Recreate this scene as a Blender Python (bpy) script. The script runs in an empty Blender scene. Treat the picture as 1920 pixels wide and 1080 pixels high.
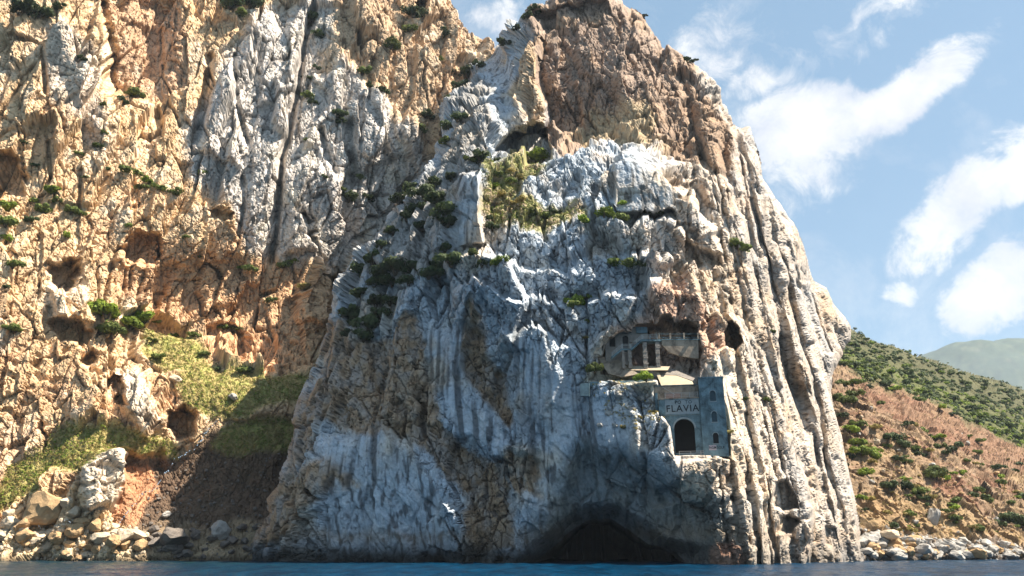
import bpy, bmesh, math, random
import numpy as np
from mathutils import Vector, Matrix
from mathutils.geometry import tessellate_polygon

random.seed(7); rng = np.random.default_rng(7)
SC = bpy.context.scene
COL = SC.collection

# ------------------------------------------------------------------ camera
F = 1500.0; PITCH = math.radians(18.0); CAMZ = 3.0
cp, sp = math.cos(PITCH), math.sin(PITCH)
cam = bpy.data.cameras.new('camera'); camo = bpy.data.objects.new('camera', cam)
COL.objects.link(camo); SC.camera = camo
camo.location = (0, 0, CAMZ); camo.rotation_euler = (math.radians(90) + PITCH, 0, 0)
cam.sensor_width = 36; cam.lens = 36 * F / 1920; cam.clip_start = 0.5; cam.clip_end = 20000

# ------------------------------------------------------------------ sun, sky, exposure
SUN_EL = math.radians(55.5); SUN_AZ = math.radians(99)      # azimuth from +Y (view direction) towards +X (right)
sdir = Vector((math.sin(SUN_AZ) * math.cos(SUN_EL), math.cos(SUN_AZ) * math.cos(SUN_EL), math.sin(SUN_EL)))
sl = bpy.data.lights.new('sun', 'SUN'); sl.energy = 5.0; sl.angle = math.radians(0.5); sl.color = (1.0, 0.90, 0.76)
so = bpy.data.objects.new('sun', sl); COL.objects.link(so); so.rotation_euler = (-sdir).to_track_quat('-Z', 'Y').to_euler()
SC.view_settings.view_transform = 'Standard'; SC.view_settings.look = 'None'
SC.view_settings.exposure = 1.52; SC.view_settings.gamma = 1.0

world = bpy.data.worlds.new('World'); SC.world = world; world.use_nodes = True
NT = world.node_tree; NT.nodes.clear()

def nd(nt, typ, **kw):
    n = nt.nodes.new(typ)
    for k, v in kw.items(): setattr(n, k, v)
    return n
def setin(nt, n, i, v):
    if isinstance(v, bpy.types.NodeSocket): nt.links.new(v, n.inputs[i])
    else: n.inputs[i].default_value = v
def mth(nt, op, a, b=None, c=None, clamp=False):
    n = nd(nt, 'ShaderNodeMath', operation=op, use_clamp=clamp)
    for i, v in enumerate((a, b, c)):
        if v is not None: setin(nt, n, i, v)
    return n.outputs[0]
def mixc(nt, f, a, b, blend='MIX'):
    n = nd(nt, 'ShaderNodeMix', data_type='RGBA', blend_type=blend)
    setin(nt, n, 0, f); setin(nt, n, 6, a); setin(nt, n, 7, b)
    return n.outputs[2]
def ramp(nt, f, stops):
    n = nd(nt, 'ShaderNodeValToRGB'); setin(nt, n, 0, f)
    e = n.color_ramp.elements
    while len(e) < len(stops): e.new(0.5)
    for el, (p, c) in zip(e, stops):
        el.position = p; el.color = c if isinstance(c, tuple) else (c, c, c, 1)
    return n.outputs[0]
def noise_n(nt, vec, scale, detail=4, rough=0.55, dist=0.0, out=0):
    n = nd(nt, 'ShaderNodeTexNoise'); setin(nt, n, 'Vector', vec); n.inputs['Scale'].default_value = scale
    n.inputs['Detail'].default_value = detail; n.inputs['Roughness'].default_value = rough; n.inputs['Distortion'].default_value = dist
    return n.outputs[out]

def ray(u, v):
    xc = (u - 960.0) / F; yc = (540.0 - v) / F
    dy = cp - yc * sp; dz = sp + yc * cp
    return xc / dy, dz / dy
def at(u, v, Y):
    rx, rz = ray(u, v); return Vector((rx * Y, Y, CAMZ + rz * Y))
def project(x, y, z):
    zz = z - CAMZ
    d = y * cp + zz * sp; up = -y * sp + zz * cp
    return 960 + F * x / d, 540 - F * up / d

def build_sky():
    nt = NT
    out = nd(nt, 'ShaderNodeOutputWorld'); bg = nd(nt, 'ShaderNodeBackground')
    sky = nd(nt, 'ShaderNodeTexSky', sky_type='NISHITA'); sky.sun_disc = False
    sky.sun_elevation = SUN_EL; sky.sun_rotation = SUN_AZ; sky.altitude = 0; sky.air_density = 1.0; sky.dust_density = 1.2; sky.ozone_density = 2.0
    tc = nd(nt, 'ShaderNodeTexCoord'); vec = tc.outputs['Generated']
    sep = nd(nt, 'ShaderNodeSeparateXYZ'); nt.links.new(vec, sep.inputs[0])
    X, Y, Z = sep.outputs
    az = mth(nt, 'ARCTAN2', X, Y); el = mth(nt, 'ARCSINE', Z)
    warp = nd(nt, 'ShaderNodeTexNoise'); nt.links.new(vec, warp.inputs['Vector']); warp.inputs['Scale'].default_value = 9; warp.inputs['Detail'].default_value = 6; warp.inputs['Roughness'].default_value = 0.6
    wsep = nd(nt, 'ShaderNodeSeparateColor'); nt.links.new(warp.outputs['Color'], wsep.inputs[0])
    azw = mth(nt, 'MULTIPLY_ADD', mth(nt, 'SUBTRACT', wsep.outputs[0], 0.5), 0.085, az)
    elw = mth(nt, 'MULTIPLY_ADD', mth(nt, 'SUBTRACT', wsep.outputs[1], 0.5), 0.085, el)
    def aze(u, v):
        rx, rz = ray(u, v); return math.atan2(rx, 1), math.atan2(rz, math.hypot(rx, 1))
    def blob(u, v, a, b, rot, amp):
        a0, e0 = aze(u, v); a /= 1650.0; b /= 1650.0; r = math.radians(rot)
        da = mth(nt, 'MULTIPLY', mth(nt, 'SUBTRACT', azw, a0), math.cos(e0)); de = mth(nt, 'SUBTRACT', elw, e0)
        p = mth(nt, 'ADD', mth(nt, 'MULTIPLY', da, math.cos(r) / a), mth(nt, 'MULTIPLY', de, math.sin(r) / a))
        q = mth(nt, 'ADD', mth(nt, 'MULTIPLY', da, -math.sin(r) / b), mth(nt, 'MULTIPLY', de, math.cos(r) / b))
        r2 = mth(nt, 'ADD', mth(nt, 'MULTIPLY', p, p), mth(nt, 'MULTIPLY', q, q))
        return mth(nt, 'MULTIPLY', mth(nt, 'SUBTRACT', 1.0, r2), amp)
    blobs = [(1520, 240, 155, 105, 10, 1.05), (1670, 190, 200, 58, 17, 1.05), (1510, 335, 105, 85, 0, .55), (1560, 330, 70, 30, 30, .35),
             (1800, 385, 175, 68, 38, .95), (1930, 330, 80, 42, 25, .95), (1730, 440, 90, 50, 30, .5),
             (1890, 525, 125, 60, 25, 1.0), (1690, 545, 48, 30, 0, .5), (1330, 80, 120, 75, 30, .42), (1440, 150, 80, 45, 10, .55),
             (925, 35, 60, 60, 0, .75), (1650, 5, 70, 22, 10, .55), (1580, 60, 160, 40, 12, .16), (2050, 480, 150, 80, 20, 1.0), (2250, 250, 220, 70, 15, .9)]
    m = None
    for b in blobs:
        s = blob(*b); m = s if m is None else mth(nt, 'SMOOTH_MAX', m, s, 0.08)
    # the same kind of broken cloud all over the rest of the sky
    n1 = noise_n(nt, vec, 3.2, 5, 0.55, 0.3)
    every = mth(nt, 'MULTIPLY', mth(nt, 'SUBTRACT', n1, 0.60), 5.0)
    far = mth(nt, 'MULTIPLY', mth(nt, 'SUBTRACT', mth(nt, 'ABSOLUTE', mth(nt, 'SUBTRACT', az, 0.25)), 0.62), 4.0, clamp=True)
    m = mth(nt, 'MAXIMUM', m, mth(nt, 'MULTIPLY_ADD', far, 3.0, mth(nt, 'SUBTRACT', every, 3.0)))
    fine = noise_n(nt, vec, 20, 11, 0.70, 0.5)
    dens = mth(nt, 'ADD', m, mth(nt, 'MULTIPLY', mth(nt, 'SUBTRACT', fine, 0.5), 2.1))
    mask = ramp(nt, dens, [(0.0, 0.0), (0.2, 0.16), (0.55, 0.75), (1.0, 1.0)])
    wisp = ramp(nt, mth(nt, 'MULTIPLY', noise_n(nt, vec, 7, 8, 0.7, 0.6), noise_n(nt, vec, 2.4, 3)), [(0.24, 0.0), (0.42, 0.42)])
    mask = mth(nt, 'MAXIMUM', mask, wisp)
    shade = ramp(nt, noise_n(nt, vec, 11, 5, 0.55), [(0.35, (5.8, 6.0, 6.6, 1)), (0.6, (8.1, 7.95, 7.8, 1))])
    haze = ramp(nt, Z, [(0.0, 0.30), (0.35, 0.16), (0.8, 0.04)])
    skyc = mixc(nt, haze, sky.outputs[0], (5.6, 6.6, 7.4, 1))
    skyc = mixc(nt, 0.35, skyc, (5.0, 7.6, 9.0, 1))
    skyc = mixc(nt, 1.0, skyc, (.63, .72, .81, 1), 'MULTIPLY'); colr = mixc(nt, mask, skyc, shade)
    nt.links.new(colr, bg.inputs[0]); bg.inputs[1].default_value = 0.05
    nt.links.new(bg.outputs[0], out.inputs[0])
build_sky()

# ------------------------------------------------------------------ noise in numpy
_p = np.random.default_rng(3).permutation(256).astype(np.int32); PERM = np.concatenate([_p, _p, _p])
_g = np.random.default_rng(4).normal(size=(256, 3)); _g /= np.linalg.norm(_g, axis=1)[:, None]
GX, GY, GZ = [np.ascontiguousarray(_g[:, i]).astype(np.float32) for i in range(3)]
_r = np.random.default_rng(5).random((256, 4)).astype(np.float32)

def perlin(x, y, z):
    xf = np.floor(x); yf = np.floor(y); zf = np.floor(z)
    fx = (x - xf).astype(np.float32); fy = (y - yf).astype(np.float32); fz = (z - zf).astype(np.float32)
    xi = xf.astype(np.int32) & 255; yi = yf.astype(np.int32) & 255; zi = zf.astype(np.int32) & 255
    u = fx * fx * fx * (fx * (fx * 6 - 15) + 10); v = fy * fy * fy * (fy * (fy * 6 - 15) + 10); w = fz * fz * fz * (fz * (fz * 6 - 15) + 10)
    def g(a, b, c, dx, dy, dz):
        h = PERM[PERM[PERM[a] + b] + c]
        return GX[h] * dx + GY[h] * dy + GZ[h] * dz
    x1 = (xi + 1) & 255; y1 = (yi + 1) & 255; z1 = (zi + 1) & 255
    a = g(xi, yi, zi, fx, fy, fz); b = g(x1, yi, zi, fx - 1, fy, fz); l0 = a + u * (b - a)
    a = g(xi, y1, zi, fx, fy - 1, fz); b = g(x1, y1, zi, fx - 1, fy - 1, fz); l1 = a + u * (b - a)
    m0 = l0 + v * (l1 - l0)
    a = g(xi, yi, z1, fx, fy, fz - 1); b = g(x1, yi, z1, fx - 1, fy, fz - 1); l0 = a + u * (b - a)
    a = g(xi, y1, z1, fx, fy - 1, fz - 1); b = g(x1, y1, z1, fx - 1, fy - 1, fz - 1); l1 = a + u * (b - a)
    m1 = l0 + v * (l1 - l0)
    return (m0 + w * (m1 - m0)) * 1.5
def fbm(p, fx, fz, octv=3, gain=0.5, off=0.0):
    s = 0; a = 1.0; f = 1.0; t = 0
    for i in range(octv):
        s = s + a * perlin(p[0] * fx * f + off + 17 * i, p[1] * fx * f + off, p[2] * fz * f - off); t += a; a *= gain; f *= 2.03
    return s / t
def ridged(p, fx, fz, octv=3, gain=0.5, off=0.0):
    s = 0; a = 1.0; f = 1.0; t = 0
    for i in range(octv):
        n = 1 - 2 * np.abs(perlin(p[0] * fx * f + off + 11 * i, p[1] * fx * f + off, p[2] * fz * f + off)); s = s + a * n; t += a; a *= gain; f *= 2.1
    return s / t
def worley(p, fx, fz, off=0.0):
    x = p[0] * fx + off; y = p[1] * fx - off; z = p[2] * fz + off
    xi = np.floor(x).astype(np.int32); yi = np.floor(y).astype(np.int32); zi = np.floor(z).astype(np.int32)
    fx_ = (x - xi).astype(np.float32); fy_ = (y - yi).astype(np.float32); fz_ = (z - zi).astype(np.float32)
    f1 = np.full(x.shape, 9, np.float32); f2 = f1.copy(); idc = np.zeros(x.shape, np.float32)
    for i in (-1, 0, 1):
        for j in (-1, 0, 1):
            for k in (-1, 0, 1):
                h = PERM[PERM[PERM[(xi + i) & 255] + ((yi + j) & 255)] + ((zi + k) & 255)]
                dx = i + _r[h, 0] - fx_; dy = j + _r[h, 1] - fy_; dz = k + _r[h, 2] - fz_
                d = dx * dx + dy * dy + dz * dz
                near = d < f1
                f2 = np.where(near, f1, np.minimum(f2, d)); idc = np.where(near, _r[h, 3], idc); f1 = np.where(near, d, f1)
    return np.sqrt(f1), np.sqrt(f2), idc
def facets(p, fx, fz, off=0.0):
    """angular fractured blocks: every cell is a randomly tilted plane; returns height (about -0.5..0.5) and distance to the crack"""
    x = p[0] * fx + off; y = p[1] * fx - off; z = p[2] * fz + off
    xi = np.floor(x).astype(np.int32); yi = np.floor(y).astype(np.int32); zi = np.floor(z).astype(np.int32)
    fx_ = (x - xi).astype(np.float32); fy_ = (y - yi).astype(np.float32); fz_ = (z - zi).astype(np.float32)
    f1 = np.full(x.shape, 9, np.float32); f2 = f1.copy(); hh = np.zeros(x.shape, np.float32)
    for i in (-1, 0, 1):
        for j in (-1, 0, 1):
            for k in (-1, 0, 1):
                h = PERM[PERM[PERM[(xi + i) & 255] + ((yi + j) & 255)] + ((zi + k) & 255)]
                dx = i + _r[h, 0] - fx_; dy = j + _r[h, 1] - fy_; dz = k + _r[h, 2] - fz_
                d = dx * dx + dy * dy + dz * dz
                near = d < f1
                f2 = np.where(near, f1, np.minimum(f2, d))
                hh = np.where(near, GX[h] * dx + GY[h] * dy + GZ[h] * dz * .3 + (_r[h, 3] - .5) * .7, hh); f1 = np.where(near, d, f1)
    return hh, np.sqrt(f2) - np.sqrt(f1)
def sstep(a, b, x):
    t = np.clip((x - a) / (b - a), 0, 1); return t * t * (3 - 2 * t)

def segdist(U, V, pts, closed):
    d = np.full(U.shape, 1e9, np.float32); n = len(pts)
    for i in range(n if closed else n - 1):
        ax, ay = pts[i]; bx, by = pts[(i + 1) % n]
        ex, ey = bx - ax, by - ay; L = ex * ex + ey * ey + 1e-6
        t = np.clip(((U - ax) * ex + (V - ay) * ey) / L, 0, 1)
        d = np.minimum(d, (U - ax - t * ex) ** 2 + (V - ay - t * ey) ** 2)
    return np.sqrt(d)
def inside(U, V, pts):
    r = np.zeros(U.shape, bool); n = len(pts)
    for i in range(n):
        ax, ay = pts[i]; bx, by = pts[(i + 1) % n]
        if ay == by: continue
        r ^= ((ay > V) != (by > V)) & (U < (bx - ax) * (V - ay) / (by - ay) + ax)
    return r
def region(U, V, pts, soft):
    """0..1, 1 inside the outline, soft edge"""
    pa = np.array(pts); lo = pa.min(0) - 2 * soft; hi = pa.max(0) + 2 * soft
    out = np.zeros(U.shape, np.float32)
    sel = (U > lo[0]) & (U < hi[0]) & (V > lo[1]) & (V < hi[1])
    if not sel.any(): return out
    u = U[sel]; v = V[sel]
    d = segdist(u, v, pts, True); s = np.where(inside(u, v, pts), d, -d)
    out[sel] = sstep(-soft, soft, s); return out
def tilt(U, V, pts, soft, left, right):
    """slab whose depth offset runs from left to right across its outline"""
    a = min(p[0] for p in pts); b = max(p[0] for p in pts); t = np.clip((U - a) / (b - a), 0, 1)
    return region(U, V, pts, soft) * (left + (right - left) * t)
def line(U, V, pts, w):
    pa = np.array(pts); lo = pa.min(0) - 4 * w; hi = pa.max(0) + 4 * w
    out = np.zeros(U.shape, np.float32)
    sel = (U > lo[0]) & (U < hi[0]) & (V > lo[1]) & (V < hi[1])
    if sel.any(): out[sel] = np.exp(-(segdist(U[sel], V[sel], pts, False) / w) ** 2)
    return out

def tps(ctrl, U, V):
    c = np.array(ctrl, float); n = len(c); s = 300.0
    X = c[:, :2] / s
    def k(r2): return 0.5 * r2 * np.log(r2 + 1e-9)
    K = k(((X[:, None] - X[None]) ** 2).sum(-1)) + np.eye(n) * 0.003
    A = np.zeros((n + 3, n + 3)); A[:n, :n] = K; A[:n, n] = 1; A[:n, n + 1:] = X; A[n, :n] = 1; A[n + 1:, :n] = X.T
    w = np.linalg.solve(A, np.concatenate([c[:, 2], [0, 0, 0]]))
    u = U / s; v = V / s; r = w[n] + w[n + 1] * u + w[n + 2] * v
    for i in range(n): r = r + w[i] * k((u - X[i, 0]) ** 2 + (v - X[i, 1]) ** 2)
    return r
def upsample(a, k, shape):
    n0, n1 = shape
    i = np.minimum(np.arange(n0) / k, a.shape[0] - 1.001); j = np.minimum(np.arange(n1) / k, a.shape[1] - 1.001)
    i0 = i.astype(int); j0 = j.astype(int); fi = (i - i0)[:, None].astype(np.float32); fj = (j - j0)[None].astype(np.float32)
    t = a[i0][:, j0] * (1 - fj) + a[i0][:, j0 + 1] * fj
    b = a[i0 + 1][:, j0] * (1 - fj) + a[i0 + 1][:, j0 + 1] * fj
    return t * (1 - fi) + b * fi

# ------------------------------------------------------------------ materials
def newmat(name):
    m = bpy.data.materials.new(name); m.use_nodes = True; nt = m.node_tree
    b = nt.nodes['Principled BSDF']; return m, nt, b
def rock_material(name, bump=0.9, fine=1.0):
    m, nt, b = newmat(name)
    at_ = nd(nt, 'ShaderNodeAttribute', attribute_name='Col'); geo = nd(nt, 'ShaderNodeNewGeometry'); pos = geo.outputs['Position']
    n1 = noise_n(nt, pos, 1.1 * fine, 6, 0.65); n2 = noise_n(nt, pos, 4.0 * fine, 3, 0.6)
    k = mth(nt, 'MULTIPLY_ADD', n1, 1.0, 0.62); k = mth(nt, 'MULTIPLY', k, mth(nt, 'MULTIPLY_ADD', n2, 0.5, 0.75))
    c = mixc(nt, 1.0, at_.outputs['Color'], k, 'MULTIPLY')
    nt.links.new(c, b.inputs['Base Color']); b.inputs['Roughness'].default_value = 0.92; b.inputs['Specular IOR Level'].default_value = 0.2
    mp = nd(nt, 'ShaderNodeMapping'); nt.links.new(pos, mp.inputs[0]); mp.inputs['Scale'].default_value = (1, 1, 0.55)
    h1 = noise_n(nt, mp.outputs[0], 0.9 * fine, 8, 0.68, 0.4)
    vo = nd(nt, 'ShaderNodeTexVoronoi', feature='DISTANCE_TO_EDGE'); vo.inputs['Scale'].default_value = 0.7 * fine
    wv = nd(nt, 'ShaderNodeVectorMath', operation='MULTIPLY_ADD'); nc = nd(nt, 'ShaderNodeTexNoise'); nc.inputs['Scale'].default_value = 0.8; nt.links.new(pos, nc.inputs['Vector'])
    nt.links.new(nc.outputs['Color'], wv.inputs[0]); wv.inputs[1].default_value = (1.6, 1.6, 1.6); nt.links.new(mp.outputs[0], wv.inputs[2]); nt.links.new(wv.outputs[0], vo.inputs['Vector'])
    cr = ramp(nt, vo.outputs['Distance'], [(0.0, 0.0), (0.07, 1.0)])
    h = mth(nt, 'MULTIPLY_ADD', cr, 0.12, h1)
    bp = nd(nt, 'ShaderNodeBump'); bp.inputs['Strength'].default_value = bump; bp.inputs['Distance'].default_value = 0.4
    nt.links.new(h, bp.inputs['Height']); nt.links.new(bp.outputs[0], b.inputs['Normal'])
    return m
MAT = {}
MAT['rock'] = rock_material('limestone', .75)
MAT['slope'] = rock_material('slope_soil', 0.8)
def simple(name, col, rough=0.85, var=0.35, scale=1.5, bump=0.2, streak=0.0, metal=0.0):
    m, nt, b = newmat(name); geo = nd(nt, 'ShaderNodeNewGeometry'); pos = geo.outputs['Position']
    n1 = noise_n(nt, pos, scale, 7, 0.62); k = mth(nt, 'MULTIPLY_ADD', n1, 2 * var, 1 - var)
    if streak:
        mp = nd(nt, 'ShaderNodeMapping'); nt.links.new(pos, mp.inputs[0]); mp.inputs['Scale'].default_value = (1, 1, 0.12)
        s = noise_n(nt, mp.outputs[0], 2.2, 5, 0.6); k = mth(nt, 'MULTIPLY', k, mth(nt, 'MULTIPLY_ADD', s, 2 * streak, 1 - streak))
    if streak: k = mth(nt, 'MULTIPLY', k, ramp(nt, noise_n(nt, pos, .45, 6, .65, .6), [(.36, .45), (.48, .95), (.62, 1.25)]))
    c = mixc(nt, 1.0, (*col, 1), k, 'MULTIPLY'); nt.links.new(c, b.inputs['Base Color'])
    b.inputs['Roughness'].default_value = rough; b.inputs['Metallic'].default_value = metal; b.inputs['Specular IOR Level'].default_value = 0.25
    if bump:
        bp = nd(nt, 'ShaderNodeBump'); bp.inputs['Strength'].default_value = bump; bp.inputs['Distance'].default_value = 0.3
        nt.links.new(noise_n(nt, pos, scale * 4, 6, 0.65), bp.inputs['Height']); nt.links.new(bp.outputs[0], b.inputs['Normal'])
    return m
MAT['concrete'] = simple('weathered_concrete', (0.115, 0.18, 0.205), 0.9, 0.6, 0.7, 0.5, 0.4)
MAT['render'] = simple('old_plaster', (0.29, 0.235, 0.18), 0.9, 0.4, 0.8, 0.35, 0.3)
MAT['sand'] = simple('pale_concrete_slope', (0.40, 0.33, 0.235), 0.95, 0.25, 0.8, 0.3)
MAT['dark'] = simple('dark_paint', (0.02, 0.025, 0.03), 0.8, 0.3, 4, 0)
MAT['void'] = simple('opening_shade', (0.03, 0.03, 0.03), 1.0, 0.3, 1, 0)  # near black stands in for the shade inside window, tunnel and doorways
MAT['panel'] = simple('blocked_window', (0.055, 0.085, 0.10), 0.9, 0.3, 2, 0.1)
MAT['trim'] = simple('pale_render_trim', (0.24, 0.28, 0.29), 0.9, 0.4, 1.5, 0.2)
MAT['metal'] = simple('galvanised_rail', (0.42, 0.42, 0.40), 0.6, 0.2, 3, 0, 0, 0.2)
MAT['rust'] = simple('rusty_iron', (0.20, 0.10, 0.06), 0.85, 0.4, 2, 0)
MAT['plaque'] = simple('pale_plaque', (0.42, 0.37, 0.40), 0.8, 0.2, 3, 0)
MAT['brick'] = simple('reddish_masonry', (0.30, 0.19, 0.15), 0.95, 0.5, 1.2, 0.5)
MAT['rubble'] = simple('rubble_stone', (0.26, 0.23, 0.20), 0.95, 0.5, 1.5, 0.5)

def leaf_mat(name, col, tip):
    m, nt, b = newmat(name)
    oi = nd(nt, 'ShaderNodeObjectInfo'); geo = nd(nt, 'ShaderNodeNewGeometry')
    n = noise_n(nt, geo.outputs['Position'], 1.3, 3)
    c = mixc(nt, ramp(nt, n, [(0.35, 0.0), (0.65, 1.0)]), (*col, 1), (*tip, 1))
    rnd = mth(nt, 'MULTIPLY_ADD', oi.outputs['Random'], 0.7, 0.65)
    c = mixc(nt, 1.0, c, rnd, 'MULTIPLY')
    nt.links.new(c, b.inputs['Base Color']); b.inputs['Roughness'].default_value = 0.7; b.inputs['Specular IOR Level'].default_value = 0.2
    tr = nd(nt, 'ShaderNodeBsdfTranslucent'); nt.links.new(c, tr.inputs[0])
    ad = nd(nt, 'ShaderNodeMixShader'); ad.inputs[0].default_value = 0.25
    nt.links.new(b.outputs[0], ad.inputs[1]); nt.links.new(tr.outputs[0], ad.inputs[2])
    nt.links.new(ad.outputs[0], nt.nodes['Material Output'].inputs[0])
    return m
LEAF = {'d': leaf_mat('leaf_dark_olive', (0.035, 0.055, 0.022), (0.075, 0.10, 0.035)),
        'm': leaf_mat('leaf_mid_green', (0.07, 0.10, 0.025), (0.14, 0.17, 0.04)),
        'b': leaf_mat('leaf_fresh_green', (0.11, 0.17, 0.02), (0.23, 0.29, 0.035)),
        'y': leaf_mat('leaf_dry_yellow', (0.22, 0.18, 0.06), (0.34, 0.27, 0.09))}

# ------------------------------------------------------------------ object helpers
def tag(o, label=None, cat=None, group=None, kind=None):
    if label: o['label'] = label
    if cat: o['category'] = cat
    if group: o['group'] = group
    if kind: o['kind'] = kind
    return o
def link(name, me, parent=None, mat=None):
    o = bpy.data.objects.new(name, me); COL.objects.link(o)
    if mat is not None and me is not None:
        me.materials.clear(); me.materials.append(mat)
    if parent is not None: o.parent = parent
    return o
def mesh_np(name, verts, faces, col=None, smooth=True):
    """faces: (n,4) or (n,3) int array"""
    me = bpy.data.meshes.new(name); verts = np.ascontiguousarray(verts, np.float32); faces = np.ascontiguousarray(faces, np.int32)
    k = faces.shape[1]; n = len(faces)
    me.vertices.add(len(verts)); me.vertices.foreach_set('co', verts.ravel())
    me.loops.add(n * k); me.loops.foreach_set('vertex_index', faces.ravel())
    me.polygons.add(n); me.polygons.foreach_set('loop_start', np.arange(0, n * k, k, dtype=np.int32)); me.polygons.foreach_set('loop_total', np.full(n, k, np.int32))
    me.polygons.foreach_set('use_smooth', np.full(n, smooth, bool))
    me.update(calc_edges=True)
    if col is not None:
        a = me.color_attributes.new('Col', 'FLOAT_COLOR', 'POINT')
        c = np.ones((len(verts), 4), np.float32); c[:, :3] = col; a.data.foreach_set('color', c.ravel())
    return me

# ------------------------------------------------------------------ relief builder
class Relief: pass
def lattice(poly, step, pad=6):
    pa = np.array(poly); u0, v0 = pa.min(0) - pad; u1, v1 = pa.max(0) + pad
    us = np.arange(u0, u1, step, dtype=np.float32); vs = np.arange(v0, v1, step, dtype=np.float32)
    U, V = np.meshgrid(us, vs); R = Relief(); R.U = U; R.V = V; R.poly = poly; R.step = step; R.shape = U.shape
    return R
def lift(R, Y):
    rx, rz = ray(R.U, R.V); R.Y = Y
    R.P = np.stack([rx * Y, Y, CAMZ + rz * Y]).astype(np.float32)
def normals(R):
    P = R.P
    du = np.gradient(P, axis=2); dv = np.gradient(P, axis=1)
    n = np.cross(du, dv, axis=0); n /= np.linalg.norm(n, axis=0) + 1e-9
    return n if (n * P).sum(0).mean() < 0 else -n
def base_normals(R, B0):
    P = R.P; R.P = B0; n = normals(R); R.P = P
    n = np.stack([boxblur(c, 10) for c in n]); return n / (np.linalg.norm(n, axis=0) + 1e-6)
def stage(R, D, nrm, lean, soft=None):
    """moves the surface, then returns the lean-corrected positions, normals and a damping factor for the finer relief"""
    D0 = D; D = .4 * D + .6 * boxblur(D, 1)
    if soft is not None: D = D + (boxblur(boxblur(boxblur(D0, 2), 1), 1) - D) * soft
    R.P = (R.P + nrm * D).astype(np.float32)
    n = normals(R); n = np.stack([boxblur(c, 1) for c in n]); n = n / (np.linalg.norm(n, axis=0) + 1e-6)
    d = R.P - np.array([0, 0, CAMZ], np.float32)[:, None, None]; cosv = -(n * d).sum(0) / np.linalg.norm(d, axis=0)
    w = sstep(.12, .5, cosv); w = np.minimum(w, boxblur(w, 1))
    return np.stack([R.P[0], R.P[1] - lean * R.P[2], R.P[2]]), n, w
def boxblur(a, r):
    for ax in (0, 1):
        c = np.cumsum(np.pad(a, [(r + 1, r) if i == ax else (0, 0) for i in (0, 1)], mode='edge'), axis=ax)
        n = a.shape[ax]
        a = (np.take(c, np.arange(2 * r + 1, 2 * r + 1 + n), axis=ax) - np.take(c, np.arange(0, n), axis=ax)) / (2 * r + 1)
    return a
def coarse(R, k, fn):
    P = R.Q[:, ::k, ::k]; return upsample(fn(P), k, R.shape)
def emit(R, name, col, mat, faces_mask=None, skirt=((6, .04), (20, .12), (45, .35)), heart=(20, 60), edge_noise=True):
    nv, nu = R.shape
    idx = np.arange(nv * nu).reshape(nv, nu)
    ok = R.mask if faces_mask is None else faces_mask
    q = ok[:-1, :-1] & ok[1:, :-1] & ok[:-1, 1:] & ok[1:, 1:]
    a = idx[:-1, :-1][q]; b = idx[1:, :-1][q]; c = idx[1:, 1:][q]; d = idx[:-1, 1:][q]
    f = np.stack([a, b, c, d], 1)
    used = np.unique(f); mp = np.full(nv * nu, -1, np.int64); mp[used] = np.arange(len(used)); f = mp[f]
    V = R.P.reshape(3, -1).T[used]; C = col.reshape(-1, 3)[used]
    if skirt:
        e = np.concatenate([f[:, [0, 1]], f[:, [1, 2]], f[:, [2, 3]], f[:, [3, 0]]]); n = len(V)
        key = e[:, 0] * n + e[:, 1]; rev = e[:, 1] * n + e[:, 0]
        be = e[~np.isin(key, rev)]
        bv = np.unique(be); m2 = np.full(n, -1, np.int64); m2[bv] = np.arange(len(bv))
        base = V[bv]; dirr = base.copy(); dirr[:, 2] = 0; dirr /= np.linalg.norm(dirr, axis=1)[:, None]
        prev = bv; allV = [V]; allC = [C]; allF = [f]; off = n
        for dist, drop in skirt:
            nvp = base + dirr * dist; nvp[:, 0] += (heart[0] - base[:, 0]) * drop; nvp[:, 2] += (heart[1] - base[:, 2]) * drop
            nvp = nvp + np.random.default_rng(1).normal(size=nvp.shape) * 0.25
            allV.append(nvp); allC.append(C[bv]); cur = np.arange(off, off + len(bv)); off += len(bv)
            i0 = m2[be[:, 0]]; i1 = m2[be[:, 1]]
            allF.append(np.stack([prev[i1], prev[i0], cur[i0], cur[i1]], 1)); prev = cur
        V = np.concatenate(allV); C = np.concatenate(allC); f = np.concatenate(allF)
    return link(name, mesh_np(name, V, f, C, False), None, mat)
def finish(R):
    R.FU, R.FV = project(R.P[0], R.P[1], R.P[2])
    R.N = normals(R)
    R.flat = (R.FU[R.mask], R.FV[R.mask], R.P[:, R.mask].T, R.N[:, R.mask].T)
def pick(R, u, v):
    d = (R.flat[0] - u) ** 2 + (R.flat[1] - v) ** 2; i = int(np.argmin(d))
    return Vector(R.flat[2][i]), Vector(R.flat[3][i])
def C3(*c): return np.array(c, np.float32)
def blend(col, w, c): return col + (np.array(c, np.float32) - col) * w[..., None]

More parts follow.
